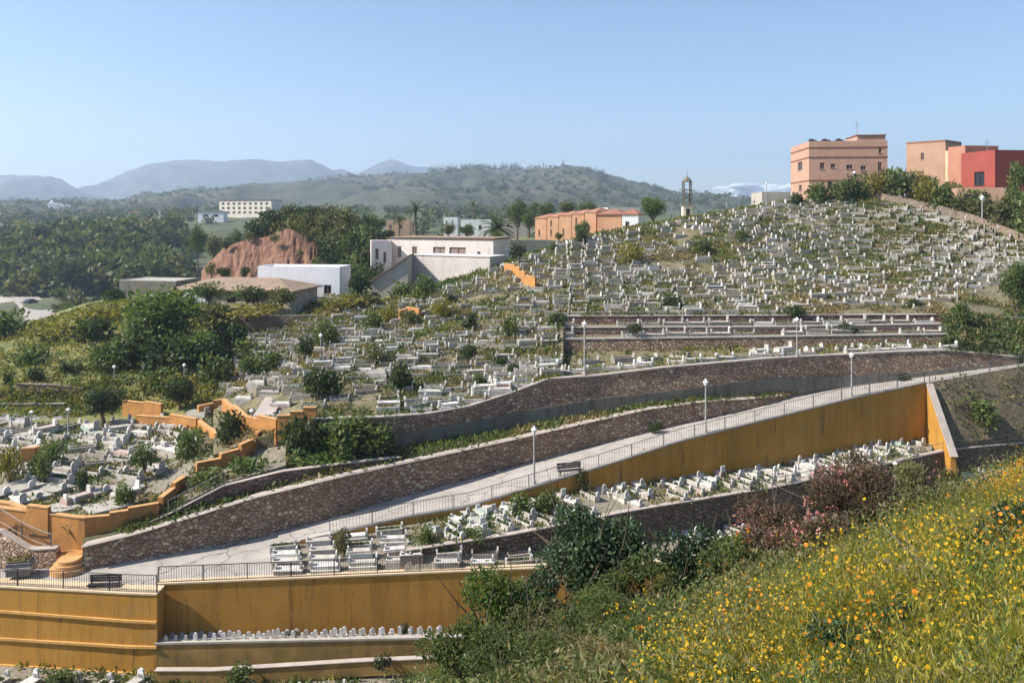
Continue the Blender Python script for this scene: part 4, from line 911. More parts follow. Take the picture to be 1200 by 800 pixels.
for i,(x0,x1,D,za,zb,mt) in enumerate([(540,575,230,-6,-2.2,'white'),(590,618,240,-5,-2.0,'concrete_pale'),(452,480,260,-6,-2.6,'beige'),(520,536,265,-4,-1.6,'white')]):
    building('small_house',['low white roofed house among trees behind the warehouse','low grey house right of the short palm','low tan house left of the tall palm','tiny white house beyond the tall palm'][i],(x0,D),(x1,D),8,za,zb,mt,front=[(.15,.25,.35,.7),(.6,.7,.35,.7)],par=.3)
building('long_white_building','long white three storey building across the valley',(257,612),(318,598),14,-1.5,9.5,'cream_wall',front=[(.05+.105*i,.10+.105*i,.12+.3*j,.27+.3*j) for i in range(9) for j in range(3)],roof='roof_tile',par=.4,over=1.2)
for i,(x0,x1,za,zb) in enumerate([(56,61,8,12.5),(62,68,7,12),(70,74,7,10.5),(76,84,6,9.5),(88,104,1,4.5)]):
    building('hazy_house',['white domed building on the hazy far ridge','white block right of the domed building on the far ridge','tiny white house on the far hazy ridge','wide white house on the far hazy ridge','low pale shed below the far hazy ridge'][i],(x0,950),(x1,950),9,za-3,zb,'white',front=[(.2,.4,.5,.75),(.6,.8,.5,.75)],par=.2)
    if i==0:
        tt=[ob for ob in C.objects if ob.get('label')=='white domed building on the hazy far ridge'][0]; g=G(); g.lathe([(2,0),(1.9,.8),(1.4,1.7),(.6,2.3),(.1,2.6),(.06,3.6)],12,(0,0,12.5-float(tt.location[2]))); g.build('dome',M['white'],tt)
for i,(x0,x1,D,zb) in enumerate([(100,112,760,-1),(150,163,700,-2),(186,197,680,-1),(232,262,560,-1.6)]):
    building('valley_house',['pale low house left of the long white building row','white low house in the hazy valley','small pale house in the middle of the hazy valley','green roofed shed below the long white building'][i],(x0,D),(x1,D),8,zb-4,zb+2.6,'white',front=[(.2,.4,.5,.75),(.6,.8,.5,.75)],hip=1.2,over=.4,roof='roof_tile' if i<3 else 'leaf_mid')
# bell-like stone tower
q=P(805,255.5,150); t=thing('stone_tower','slender stone tower with open columned lantern and pale base on the crest','tower',q)
g=G(); g.box((0,0,.6),(1.7,1.7,3.6)); g.build('base',M['cream_wall'],t)
g=G(); g.box((0,0,2.46),(2.3,2.3,.12)); g.build('balcony',M['concrete'],t)
g=G(); [g.box((sx*.75,sy*.75,3.0),(.3,.3,.96)) for sx in (-1,1) for sy in (-1,1)]
for sx in (-1,1):
    for sy in (-1,1):
        k=G(); k.box((sx*.66,sy*.66,4.6),(.2,.2,4.16)); k.build('column',M['concrete'],t)
for z in (3.7,5.1): k=G(); k.prism([(-.85,-.85),(.85,-.85),(.85,.85),(-.85,.85)],2,z,z+.16); k.build('ring_beam',M['concrete'],t)
g=G(); g.lathe([(.95,6.68),(.9,6.85),(.6,7.3),(.2,7.6),(.05,7.8),(.03,9.0)],10); g.build('cupola',M['concrete'],t)
g=G(); g.box((0,-.87,.9),(.7,.06,1.6)); g.build('door',M['iron'],t)
# stone tower companions: thin posts on the crest
for i,(px,y0,y1) in enumerate([(787,238,258),(852,232,252),(866,233,250),(884,234,245)]):
    t=thing('utility_pole',['thin pole left of the stone tower','thin pole right of the stone tower','second thin pole right of the stone tower','short pole beside the grey concrete block'][i],'pole',P(px,y1,132)); g=G(); g.tube([(0,0,-.6),(0,0,(y1-y0)/F*132)],.08,5); g.build('shaft',M['mast'],t); g=G(); g.box((0,0,(y1-y0)/F*132-.3),(.9,.1,.1)); g.build('cross_arm',M['mast'],t)
# masts on the hill
for i,(px,y0,y1) in enumerate([(660,187,198),(637,190,198),(549,192,204),(571,195,203),(586,196,203),(560,197,203)]):
    h=(y1-y0)/F*1890; t=thing('radio_mast',['tallest radio mast on the hill summit','second radio mast on the hill summit','left mast on the hill shoulder','thin mast in the ridge trees','right mast among the ridge trees','short mast among the ridge trees'][i],'mast',P(px,y1,1895)); g=G(); g.tube([(0,0,-10),(0,0,h)],[2.2 if i==0 else 1.3,.9],5); g.build('shaft',M['mast'],t)
    if i<2:
        for zz in (.5,.75): g=G(); g.box((0,0,h*zz),(3.2,3.2,2.6)); g.build('antenna',M['mast'],t)
# road and car in the valley
Strip([mk([(-120,200,-29),(40,205,-28.9),(75,215,-28.9)]),mk([(-160,260,-29.2),(20,262,-29.2),(58,262,-29.2)]),mk([(-60,330,-26.0),(2,330,-26.0),(24,330,-26.0)])]).build('valley_road',M['concrete_pale'],-160,75,4,8,.5)
def roadstrip():
    c=[(60,178,-28.3),(52,215,-28.3),(40,250,-28.4),(24,285,-28.2),(8,320,-26.),(0,345,-24)]
    g=G(); A=[]
    for p,d,z in c: x=(p-CX)/F*d; A.append([(x-5,d,z),(x+5,d,z)])
    g.grid(np.array(A)); tag(g.build('highway',M['road']),kind='structure')
roadstrip()
q=P(36,350,255); q[2]=-28.25; t=thing('car','dark car driving on the pale valley road','car',q,.25)
g=G(); g.prism([(-2.1,.3),(2.1,.3),(2.1,.75),(1.2,.85),(.6,1.35),(-1.0,1.38),(-1.8,.9),(-2.1,.85)],1,-.85,.85); ob=g.build('body',M['car'],t); 
for x in (-1.3,1.3):
    for y in (-.8,.8): g=G(); g.prism([(x+.33*math.cos(a),.33+.33*math.sin(a)) for a in np.linspace(0,6.28,13)[:-1]],1,y-.1,y+.1); g.build('wheel',M['iron'],t)
t.rotation_euler.z=1.4
# red earth cliff
def cliff():
    top=np.array([(232,322),(246,306),(262,290),(285,282),(310,278),(328,272),(337,267),(350,273),(368,284),(384,302),(394,324)],float)
    px=np.arange(236,393,2.0); yt=np.interp(px,top[:,0],top[:,1]); n=14; A=np.zeros((len(px),n,3))
    for j in range(n):
        u=j/(n-1); D=138+u*14; zb=-13.5; zt=(HY-yt)/F*152; z=zb+(zt-zb)*u**1.15; x=(px-CX)/F*D
        r=fbm(px*.11,np.full_like(px,u*2.4))*1.7*math.sin(min(1,u*1.1)*math.pi)
        A[:,j]=np.stack([x,D+r+fbm(px*.3,px*0+u*4)*.8,z],-1)
    g=G(); g.grid(A); A2=A[:,-1].copy(); A3=A2.copy(); A3[:,1]+=22; A3[:,2]-=9; g.grid(np.stack([A2,A3],1)); tag(g.build('red_earth_cliff',M['red_earth']),kind='structure')
cliff()
GHr=Strip([mk([(290,150,-13),(340,150,-11),(446,142,-12)]),Rail([(290,292,158),(312,266,160),(335,258,160),(345,255,160),(380,256,162),(410,262,162),(432,276,160),(446,300,156)]),Rail([(280,300,185),(345,270,185),(440,290,185)])],.8,.2); GHr.build('green_mound',M['meadow'],290,446,4,10,6)
# cloud above the far hill
rs=np.random.RandomState(5); g=G()
bm_pts=[]
D=12500
t=None
import bmesh
bm=bmesh.new()
for k in range(90):
    u=rs.rand(); px=lerp(812,965,u); top=np.interp(px,[812,850,900,965],[226,216,211,216]); y=rs.uniform(top+4,244); r=rs.uniform(60,130)*np.interp(px,[812,850,900],[.45,.8,1])
    mm=Matrix.Translation(Vector(P(px,y,D+rs.uniform(-300,300))))@Matrix.Diagonal((r*1.9,r,r*.5,1)); bmesh.ops.create_icosphere(bm,subdivisions=3,radius=1,matrix=mm)
me=bpy.data.meshes.new('cloud'); bm.to_mesh(me); bm.free(); cl=bpy.data.objects.new('cloud',me); C.objects.link(cl); tag(cl,kind='structure')
m,nt,b=nodes('cloud_vapour',1.0); b.inputs['Base Color'].default_value=(.95,.95,.95,1); tl=N(nt,'ShaderNodeBsdfTranslucent'); tl.inputs['Color'].default_value=(.95,.95,.95,1)
mx=N(nt,'ShaderNodeMixShader'); mx.inputs[0].default_value=.25; nt.links.new(b.outputs[0],mx.inputs[1]); nt.links.new(tl.outputs[0],mx.inputs[2])
tr=N(nt,'ShaderNodeBsdfTransparent'); m2=N(nt,'ShaderNodeMixShader'); nt.links.new(step(nt,noise(nt,scaled(nt,pos(nt),(.006,.006,.014)),1.0,6,.65),.66,.46),m2.inputs[0])
nt.links.new(tr.outputs[0],m2.inputs[1]); nt.links.new(mx.outputs[0],m2.inputs[2]); nt.links.new(m2.outputs[0],nt.nodes['Material Output'].inputs['Surface']); me.materials.append(m)

# ================================================================== SHRUBS AND TREES
HS=[K1,K2]
for k,px,yb,w,h,lab in [
  (5,552,388,22,30,'dark upright conical shrub on the left hillside'),(2,600,395,26,24,'green leafy shrub on the hillside right of the conical shrub'),
  (0,468,459,38,40,'largest dark dense shrub, just behind the curved stone wall'),(1,378,467,62,38,'wide brownish dark shrub low on the left hillside'),
  (0,785,361,32,19,'dark round shrub alone among the graves above the level steps'),(0,357,416,30,26,'dark shrub left of the hillside lamp post'),
  (2,380,408,34,30,'green shrub right of the hillside lamp post'),(1,547,420,26,17,'low dark shrub below the conical shrub'),(1,585,429,30,14,'low dark shrub above the pale box graves'),
  (2,300,440,44,26,'green shrub at the left border of the hillside graves'),(3,318,432,34,24,'bright shrub at the left border of the hillside graves'),
  (2,435,388,30,22,'green shrub in the middle of the left hillside'),(4,440,425,34,20,'straggly shrub in the middle of the left hillside'),(0,528,354,16,12,'dark little shrub near the ochre stair wall'),
  (2,497,350,30,26,'bright bush beside the small stepped ochre stair wall'),(2,490,352,22,20,'bush touching the stepped ochre stair wall'),
  (0,606,302,24,20,'dark shrub on the crest below the orange row houses'),(2,648,296,14,12,'small shrub on the crest under the orange houses'),(0,682,285,20,20,'dark shrub in front of the orange houses'),
  (2,822,300,34,20,'bright shrub in the upper graves left of centre'),(6,740,310,40,26,'yellow green shrub patch on the upper hillside'),(6,935,302,30,18,'yellow green shrub patch below the salmon building'),
  (1,930,371,34,14,'dark low shrub at the end of the pale kerb graves'),(1,995,391,30,14,'dark shrub on the first level step'),(1,1070,361,22,12,'dark low shrub right of the level steps'),
  (1,655,380,30,14,'low dark shrub by the concrete stairs'),(2,1128,380,30,26,'green bush at the right end of the level steps'),(6,520,372,40,22,'yellow shrub patch on the left hillside'),
  (2,870,283,24,13,'small green shrub below the stone tower'),(0,935,240,24,16,'dark shrub at the crest left of the salmon building'),(2,960,238,40,22,'green bush in front of the salmon building'),
  (1,600,437,24,12,'low dark shrub above the curved wall'),(2,560,450,24,12,'small green shrub above the curved wall'),(4,480,382,36,18,'brown shrub high on the left hillside'),
  (6,455,375,40,16,'yellow weedy shrub high on the left hillside'),(1,742,388,26,10,'dark low shrub on the second level step')]:
    shrub(k,px,yb,w,h,HS+[T1,T2,T3],lab,'shrubs among the hillside graves')
for k,px,yb,w,h,D,lab in [
  (0,270,516,34,40,63.5,'dark round bush beside the ochre stairs'),(1,268,519,38,20,63,'dark low growth under the round bush by the ochre stairs'),
  (0,98,575,20,30,58,'little dark bush among the big grey slabs'),(2,170,548,34,26,61,'green weedy bush beside the grey slabs'),(3,221,532,36,32,63.5,'bright green bush left of the dark round bush'),
  (2,85,625,40,24,53.2,'dark bush in front of the big grey slabs'),(2,143,590,34,22,55.5,'green bush behind the white grave in front of the ochre parapet'),
  (0,216,602,20,18,54.9,'dark little bush at the end of the short ochre parapet'),(2,250,575,60,26,57,'green bushes spreading over the purplish wall'),(3,290,560,56,28,58,'bright bushes over the middle of the purplish wall'),
  (3,215,608,38,12,54.5,'low green growth beside the thin railing'),(2,50,560,34,30,60,'brown green bush in the left cemetery'),(6,12,560,40,40,60,'yellow green bush at the left edge of the cemetery'),(3,60,540,40,26,63,'bright bush behind the tomb wall'),
  (1,350,535,64,50,60.8,'large dark green bush at the left of the planted strip'),(2,400,535,80,44,60.9,'wide green bush in the planted strip'),(2,445,530,60,30,61.6,'low green bush at the right of the planted strip'),(3,375,548,80,26,59.6,'bright low growth in front of the dark bush on the planted strip'),(2,420,512,64,26,62.6,'green growth climbing the left end of curved wall'),
  (2,607,606,50,26,57,'dark bush at the foot of the ramp wall'),(0,651,588,16,18,59.2,'small dark bush against the ramp wall'),(0,683,585,18,24,59.8,'taller dark bush against the ramp wall'),(4,682,570,22,20,60,'dry weed clump against the ramp wall'),
  (1,870,571,36,16,65,'dark bush among white stones at the foot of the ochre wall'),(1,1005,547,34,22,67.8,'dark bush among white stones near the buttress'),(2,560,632,40,14,53,'green bush among the ramp graves'),(2,500,640,26,24,52.6,'green bush right of the tall white rows'),(4,402,650,26,30,52.6,'reddish dry bush between the white grave rows'),(2,640,598,40,22,57,'green bush at the dark wall end'),
  (0,345,756,26,20,49.2,'dark bush growing through the small headstones on the left'),(0,475,748,14,22,49.8,'dark bush growing through the small headstones on the right'),(0,448,783,26,18,46.8,'dark bush on the bottom terrace kerb'),
  (2,280,800,44,22,46,'green bush between the bottom graves'),(2,75,800,40,16,46.6,'dark green bush by the bottom left graves'),
  (2,1150,500,60,30,70,'pale bush on the dirt slope'),(1,1060,447,20,10,73,'little dark bush at the upper wall end'),(1,767,505,22,12,67,'dark bush at the foot of the stone wall by the ramp'),
  ]:
    shrub(k,px,yb,w,h,None,lab,'shrubs around the lower cemetery',D)
for k,px,yb,w,h,D,lab in [
  (3,185,400,90,62,93,'big bright green bush on top of the knoll'),(1,105,400,60,30,96,'dark bush in the meadow left of the big tree'),(2,40,440,60,34,92,'dark green bush at the left meadow edge'),
  (6,60,400,90,22,101,'yellow flowering bushes on the left meadow'),(6,130,378,90,24,107,'yellow green bushes on the meadow crest'),(0,40,448,28,22,84,'dark round bush left of the palm'),(0,8,458,16,28,83,'dark upright bush at the left edge'),
  (2,150,440,70,40,86,'green bush right of the palm'),(1,200,440,90,46,85,'dark bush below the big tree'),(2,235,430,60,34,87,'green bush at the right of the big tree'),(2,190,462,70,30,83,'green bush behind the dark round tree'),(3,130,462,50,26,83,'bright bush left of the brown lamp post'),
  (2,250,452,50,34,82,'green bush over the upper ochre parapet'),(2,290,430,50,30,88,'green bush at the foot of earth bank'),(1,265,410,60,34,93,'dark bush at the foot of earth bank'),(6,290,372,110,16,103,'yellow weeds on top of the earth bank'),(4,250,380,60,24,101,'brown bush at the left of earth bank'),(6,400,360,70,16,107,'yellow weeds below the grey block wall'),(4,430,362,50,18,108,'reddish brown weed patch by the block wall'),
  (2,290,352,46,16,107.5,'green bush under the brown roofed outbuilding'),(4,330,356,46,18,107,'olive bush under the brown roofed outbuilding'),(2,245,350,46,18,108,'green bush hiding the outbuilding wall'),
  (0,420,345,36,34,116,'dark bush between white building and concrete hall'),(2,470,352,44,20,114,'green bush at the foot of concrete hall'),(1,135,358,34,22,125,'dark bush beside the flat pale roof'),(1,288,322,16,10,137,'small dark bush at the foot of the red cliff'),(1,-10,385,70,22,128,'dark green bush below the valley road'),(4,62,388,60,14,125,'pale scrub beside the valley road'),(2,10,400,60,34,110,'green bush at the left edge below the road')]:
    shrub(k,px,yb,w,h,None,lab,'bushes around the green knoll',D)
i=0
for px,yb,w,h,D,k in [(300,280,40,24,158,1),(320,268,40,24,161,1),(345,262,36,22,164,1),(365,262,40,22,164,1),(385,264,40,22,163,4),(405,270,44,24,161,4),(425,282,40,30,158,1),(440,298,36,36,155,0),(420,300,44,34,152,2),(398,292,40,30,154,4),(378,280,40,26,157,4),(360,274,30,24,159,4),(392,312,40,34,148,0),(430,318,44,38,146,0),(412,330,40,30,142,2),(440,335,36,30,140,0),(335,262,26,20,163,4),(376,302,30,26,152,0)]:
    shrub(k,px,yb,w,h,None,f'{["dark","low dark","green","","brownish"][k]} bush on the mound above the red cliff, {od(i)} along its slope','bushes on the green mound',D); i+=1
for k,px,yb,w,h,D,lab in [(4,248,322,18,14,136,'small olive bush at the left foot of red cliff'),(1,262,324,22,12,136,'low dark bush at the foot of red cliff'),(4,310,322,22,10,136.5,'olive bush in the middle of the red cliff foot'),(2,372,318,20,16,137,'green bush at the right foot of red cliff'),(4,322,283,16,8,148,'olive bush clinging high on the red cliff'),(1,266,290,16,9,150,'dark bush on the left rim of red cliff'),(4,292,281,18,9,151,'olive bush on the middle rim of red cliff'),(1,364,282,16,10,150,'dark bush on the right rim of red cliff'),(4,352,300,12,7,144,'tiny olive bush on the red cliff face')]:
    shrub(k,px,yb,w,h,None,lab,'bushes around the red cliff',D)
i=0
for px,yb,w,h,D,k in [(985,235,34,22,123.5,2),(1005,236,36,30,124,2),(1025,232,40,32,123.5,6),(1045,233,40,32,122.5,2),(1065,238,40,34,121.5,4),(1085,243,40,34,120,6),(1105,250,40,32,118,2),(1125,256,40,26,116.5,4),(1150,262,44,28,114.5,4),(1140,250,40,26,118,2),(1172,272,44,36,112,4),(1195,275,44,46,110,2),(1185,262,40,40,113,2),(1210,285,50,50,107,2),(1090,232,40,24,126,4),(1070,225,40,26,128,6),(1050,222,44,24,129,4),(1115,238,40,24,124,4),(1190,222,30,30,118,2)]:
    shrub(k,px,yb,w,h,None,f'{["dark","low dark","green","","olive reedy","","pale reedy"][k]} bush behind the boundary wall, {od(i)} along the hilltop hedge','bushes of the hilltop hedge',D); i+=1
TA=tree_proto('tree','dark tree',M['leaf_dark'],21,4.6,(1.9,1.9,1.5),1.9,2200,.27,.17)
TB=tree_proto('tree','green tree',M['leaf_mid'],22,5.2,(2.0,2.0,2.0),1.0,3000,.27,.17,26)
TC=tree_proto('tree','bright tree',M['leaf_light'],23,5.2,(2.1,2.1,1.9),1.2,3000,.27,.17,26)
TD=tree_proto('tree','olive tree',M['leaf_olive'],24,6.5,(1.6,1.6,2.6),1.6,1500,.34,.18,18)
def tree(pr,px,ytop,yb,wpx,D,label,group=None,base=(4.6,1.9)):
    q=P(px,yb,D); h=(yb-ytop)/F*D; w=wpx/F*D/2; H,Rr={id(TA):(4.7,2.3),id(TB):(5.4,2.4),id(TC):(5.3,2.5),id(TD):(6.7,1.95)}[id(pr)]
    return place(pr,q,random.uniform(0,6.28),(w/Rr,w/Rr,h/H),label,group)
tree(TA,123,450,506,66,73.5,'dark spreading tree with forked trunk in the flat cemetery')
tree(TA,209,438,494,52,76,'dark round tree behind the ochre garden wall')
tree(TC,188,333,430,118,91,'big tree with bright green top on the knoll')
tree(TB,172,368,458,88,87.5,'dark green tree in front of the big bright topped tree')
tree(TB,140,392,462,80,86,'dark green tree left of the knoll group of trees')
tree(TA,245,392,456,64,86,'dark dense tree at the right edge of the knoll trees')
tree(TC,228,384,462,76,86.5,'bright green tree right of the big bright topped tree')
tree(TC,766,229,268,40,133,'bright green round tree standing on the crest')
tree(TB,1192,303,385,46,86.5,'dark tree at the right edge beside the white pipe railing')
tree(TD,1215,210,300,60,105,'dark tree at the upper right edge')
tree(TB,606,232,276,34,210,'hazy tree left of the orange row houses')
for i,(px,yt,yb,w,D,pr) in enumerate([(300,262,300,26,190,TB),(275,268,306,30,200,TB),(250,268,312,34,210,TD),(232,262,312,30,230,TB),(640,236,262,30,215,TB),(665,232,258,34,220,TD),(690,236,256,30,210,TB),(525,258,280,26,200,TD),(440,252,280,30,205,TB),(548,262,282,26,175,TB),(620,246,276,26,190,TB),(655,272,284,14,160,TB),(683,258,284,26,156,TB),(455,268,286,22,170,TA),(625,236,262,22,240,TB),(1178,205,232,20,126,TC)]):
    tree(pr,px,yt,yb,w,D,f'{["green","olive"][pr is TD]} tree among the hilltop houses, {od(i)} of the scattered grove','trees around the hilltop houses')
PA=palm_proto('palm',31,5.5,2.2); PB=palm_proto('palm',32,1.5,2.4,44,.4)
def palm(pr,px,yb,s,D,label): place(pr,P(px,yb,D),random.uniform(0,6),s,label,'palm trees')
palm(PA,487,284,1.25,172,'tall palm tree behind the pinkish warehouse'); palm(PB,583,284,1.7,158,'short palm with wide crown right of the warehouse'); palm(PA,555,258,1.0,290,'distant small palm on the far slope'); palm(PA,468,284,.85,178,'smaller palm left of the tall palm')
palm(PB,79,449,.95,86.5,'bushy date palm on the green knoll')

# far woods and scrub: masses nobody could count
def treemass(name,label,pts,mats,n_leaf,cat='woods',rs=RS,bank=0):
    g=G()
    for p,r,h,mi in pts:
        lum=rs.randint(5,9); k=n_leaf; pp,u,t=cloud(rs,k,(p[0],p[1],p[2]+h*.55),(r,r,h*.55),lum,spread=.62,lr=(.3,.5))
        d=u*.6+unit(len(pp),rs)*.8; d/=np.linalg.norm(d,axis=1)[:,None]
        g.quads(leafq(pp,d,u*.8+unit(len(pp),rs)*.5,r*.42*rs.uniform(.6,1.3,len(pp)),r*.3),mi,t)
    tag(g.build(name,mats),label,cat,None,'stuff')
def vf(px,D):
    t=np.linspace(0,4,200); q=VF.pt(np.full(200,float(px)),t); return q[np.argmin(abs(q[:,1]-D))]
pts=[]
for k in range(330):
    px=RS.uniform(-60,212); D=RS.uniform(275,430)
    q=vf(px,D); pts.append((q-np.array([0,0,2.]),RS.uniform(4.5,8),RS.uniform(11,17)*(1.0 if px<215 else .6)*(1.1 if D>330 else .8),RS.choice([0,1,1,2])))
treemass('dark_woods','dark dense wood filling the valley beyond the road',pts,[M['leaf_dark'],M['leaf_mid'],M['leaf_olive']],330)
pts=[]
for k in range(620):
    px=RS.uniform(-80,640); D=RS.uniform(330,960); q=vf(px,D)
    if abs(px-288)<40 and D<605: continue
    if px>205 and D<430 and RS.rand()<.35: continue
    pts.append((q-np.array([0,0,1.]),RS.uniform(3,6.5),RS.uniform(5,10),RS.choice([0,1,2])))
treemass('valley_trees','hazy scattered trees covering the far valley',pts,[M['leaf_mid'],M['leaf_olive'],M['leaf_dark']],70)
pts=[]
for k in range(170):
    px=RS.uniform(-80,330); D=RS.uniform(140,275); q=vf(px,D)
    if -30<px<66 and D>150: continue
    pts.append((q-np.array([0,0,.5]),RS.uniform(1.5,3.6),RS.uniform(2,5.),RS.choice([0,1,2])))
treemass('valley_scrub','scrub along the valley road and below the knoll',pts,[M['leaf_mid'],M['leaf_olive'],M['leaf_dark']],130,'scrub')
# trees on the mast hill
co=FH[:,:58].reshape(-1,3)
pts=[]; nt_=60
for k in range(9500):
    i=RS.randint(len(co)); p=co[i]; px=p[0]/p[1]*F+CX
    if not -20<px<930 or p[1]>1905: continue
    if vnoise(p[0]*.006,p[1]*.004)<-.12: continue
    pts.append((p+np.array([RS.uniform(-6,6),RS.uniform(-8,8),-1.]),RS.uniform(3.2,6.5),RS.uniform(4,9),RS.choice([0,0,0,1])))
for k in range(420):
    px=RS.choice([RS.uniform(505,610),RS.uniform(690,930),RS.uniform(505,930)]); q=co[np.argmin((co[:,0]/co[:,1]*F+CX-px)**2+((co[:,1]-1890)/8)**2)]
    pts.append((q+np.array([RS.uniform(-12,12),0,-2.]),RS.uniform(3,6),RS.uniform(8,22 if px<610 else 14),0))
treemass('mast_hill_woods','woodland and scrub covering the hill with the masts',pts,[M['leaf_dark'],M['leaf_olive'],M['leaf_mid']],28)

# ================================================================== WEEDS
def weeds(name,label,S,p0,p1,t0,t1,n,size,mats,wts,blades=8,patch=.12,cat='weeds',thr=-.1,dens=None):
    px=RS.uniform(p0,p1,n); t=RS.uniform(t0,t1,n)
    # even cover on the ground: keep with probability ~ depth
    q=S.pt(px,t); f=fbm(q[:,0]*patch,q[:,1]*patch,3); ok=(f>thr+RS.uniform(-.15,.15,n))&(RS.rand(n)<q[:,1]/q[:,1].max()); q=q[ok]; k=len(q)
    kind=RS.choice(len(mats),k,p=wts); sel=fbm(q[:,0]*patch*.8+40,q[:,1]*patch*.8,2); kind=np.where(sel>.30,len(mats)-1,np.where(sel<-.25,0,kind))
    g=G(); sz=size*RS.uniform(.5,1.5,k)
    for m in range(len(mats)):
        I=np.where(kind==m)[0]; I=np.repeat(I,blades); j=len(I)
        if not j: continue
        b=q[I]+np.stack([RS.randn(j)*sz[I]*.6,RS.randn(j)*sz[I]*.6,RS.uniform(-.02,.35,j)*sz[I]],1)
        d=unit(j)*.9+np.array([0,0,.75]); d/=np.linalg.norm(d,axis=1)[:,None]
        g.quads(leafq(b,d,unit(j),sz[I]*RS.uniform(.5,1.1,j),sz[I]*.38),m,np.clip(RS.rand(j)*.6+(f[ok][I]+.5)*.4,0,1))
    return tag(g.build(name,[M[x] for x in mats]),label,cat,None,'stuff')
WM=['leaf_mid','leaf_olive','leaf_light','leaf_yellow','leaf_dry']; WW=[.30,.22,.16,.13,.19]
weeds('hillside_weeds','weeds growing between the graves of the left hillside',K1,262,655,0,2,18000,.33,WM,WW,9,thr=-.25)
weeds('hillside_weeds','weeds growing between the graves of the upper hillside',K2,656,1240,0,2,26000,.36,WM,WW,9,.16,thr=-.2)
weeds('cemetery_weeds','weeds between the slabs of the flat left cemetery',LC,-60,300,.02,1,2000,.36,WM,WW,9,.2)
weeds('strip_weeds','weeds on the planted strip between the two stone walls',PS,140,930,.0,.95,2000,.35,WM,[.3,.3,.3,.06,.04],8,.3,thr=-.35)
weeds('step_weeds','weeds on the first level step',T1,655,1110,.05,1,900,.35,WM,WW,8,.3)
weeds('slope_weeds','weeds on the slope at the right edge',RSl,1108,1260,0,1,2200,.4,['leaf_mid','leaf_olive','leaf_dry','leaf_dark'],[.45,.15,.1,.3],9,.2,thr=-.5)
weeds('dirt_slope_weeds','thin weeds on the dirt slope behind the buttress',DS,1100,1260,0,1,330,.26,WM,[.15,.4,.35,.05,.05],8,.3)
weeds('terrace_weeds','weeds between white graves at the foot of the long ochre wall',F1,480,1085,.05,1,800,.34,WM,[.5,.2,.1,.15,.05],9,.3)
weeds('bottom_weeds','weeds between the bottom graves',bt,-60,600,.4,1,900,.32,WM,[.45,.2,.15,.15,.05],9,.3)
weeds('meadow_weeds','yellow green meadow weeds on the knoll',KN,-80,260,.5,4.6,5600,.42,['leaf_mid','leaf_olive','leaf_dry','leaf_light','leaf_yellow'],[.25,.12,.08,.2,.35],9,.08,thr=-.4)
weeds('plateau_weeds','weeds around the houses on the plateau',LPb,250,655,0,1.3,4200,.5,WM,[.25,.25,.2,.12,.18],9,.12)
weeds('crest_weeds','dry weeds on the crest plateau',CB,660,1290,0,1.2,2600,.45,WM,WW,9,.12)
weeds('mound_weeds','weeds on the green mound',GHr,292,445,0,1.3,2600,.8,WM,[.3,.3,.1,.15,.15],9,.1,thr=-.5)

# ================================================================== FOREGROUND SLOPE WITH FLOWERS
def near_pt(px,D):
    x=(np.asarray(px,float)-CX)/F*D; return np.stack([x,D,nearZ(x,D)],-1)
def scatter(n,p0,p1,d0,d1,edge):
    px=RS.uniform(p0,p1,n*3); D=np.sqrt(RS.uniform(d0**2,d1**2,n*3)); ok=edge(px,D); q=near_pt(px[ok],D[ok])[:n]; return q
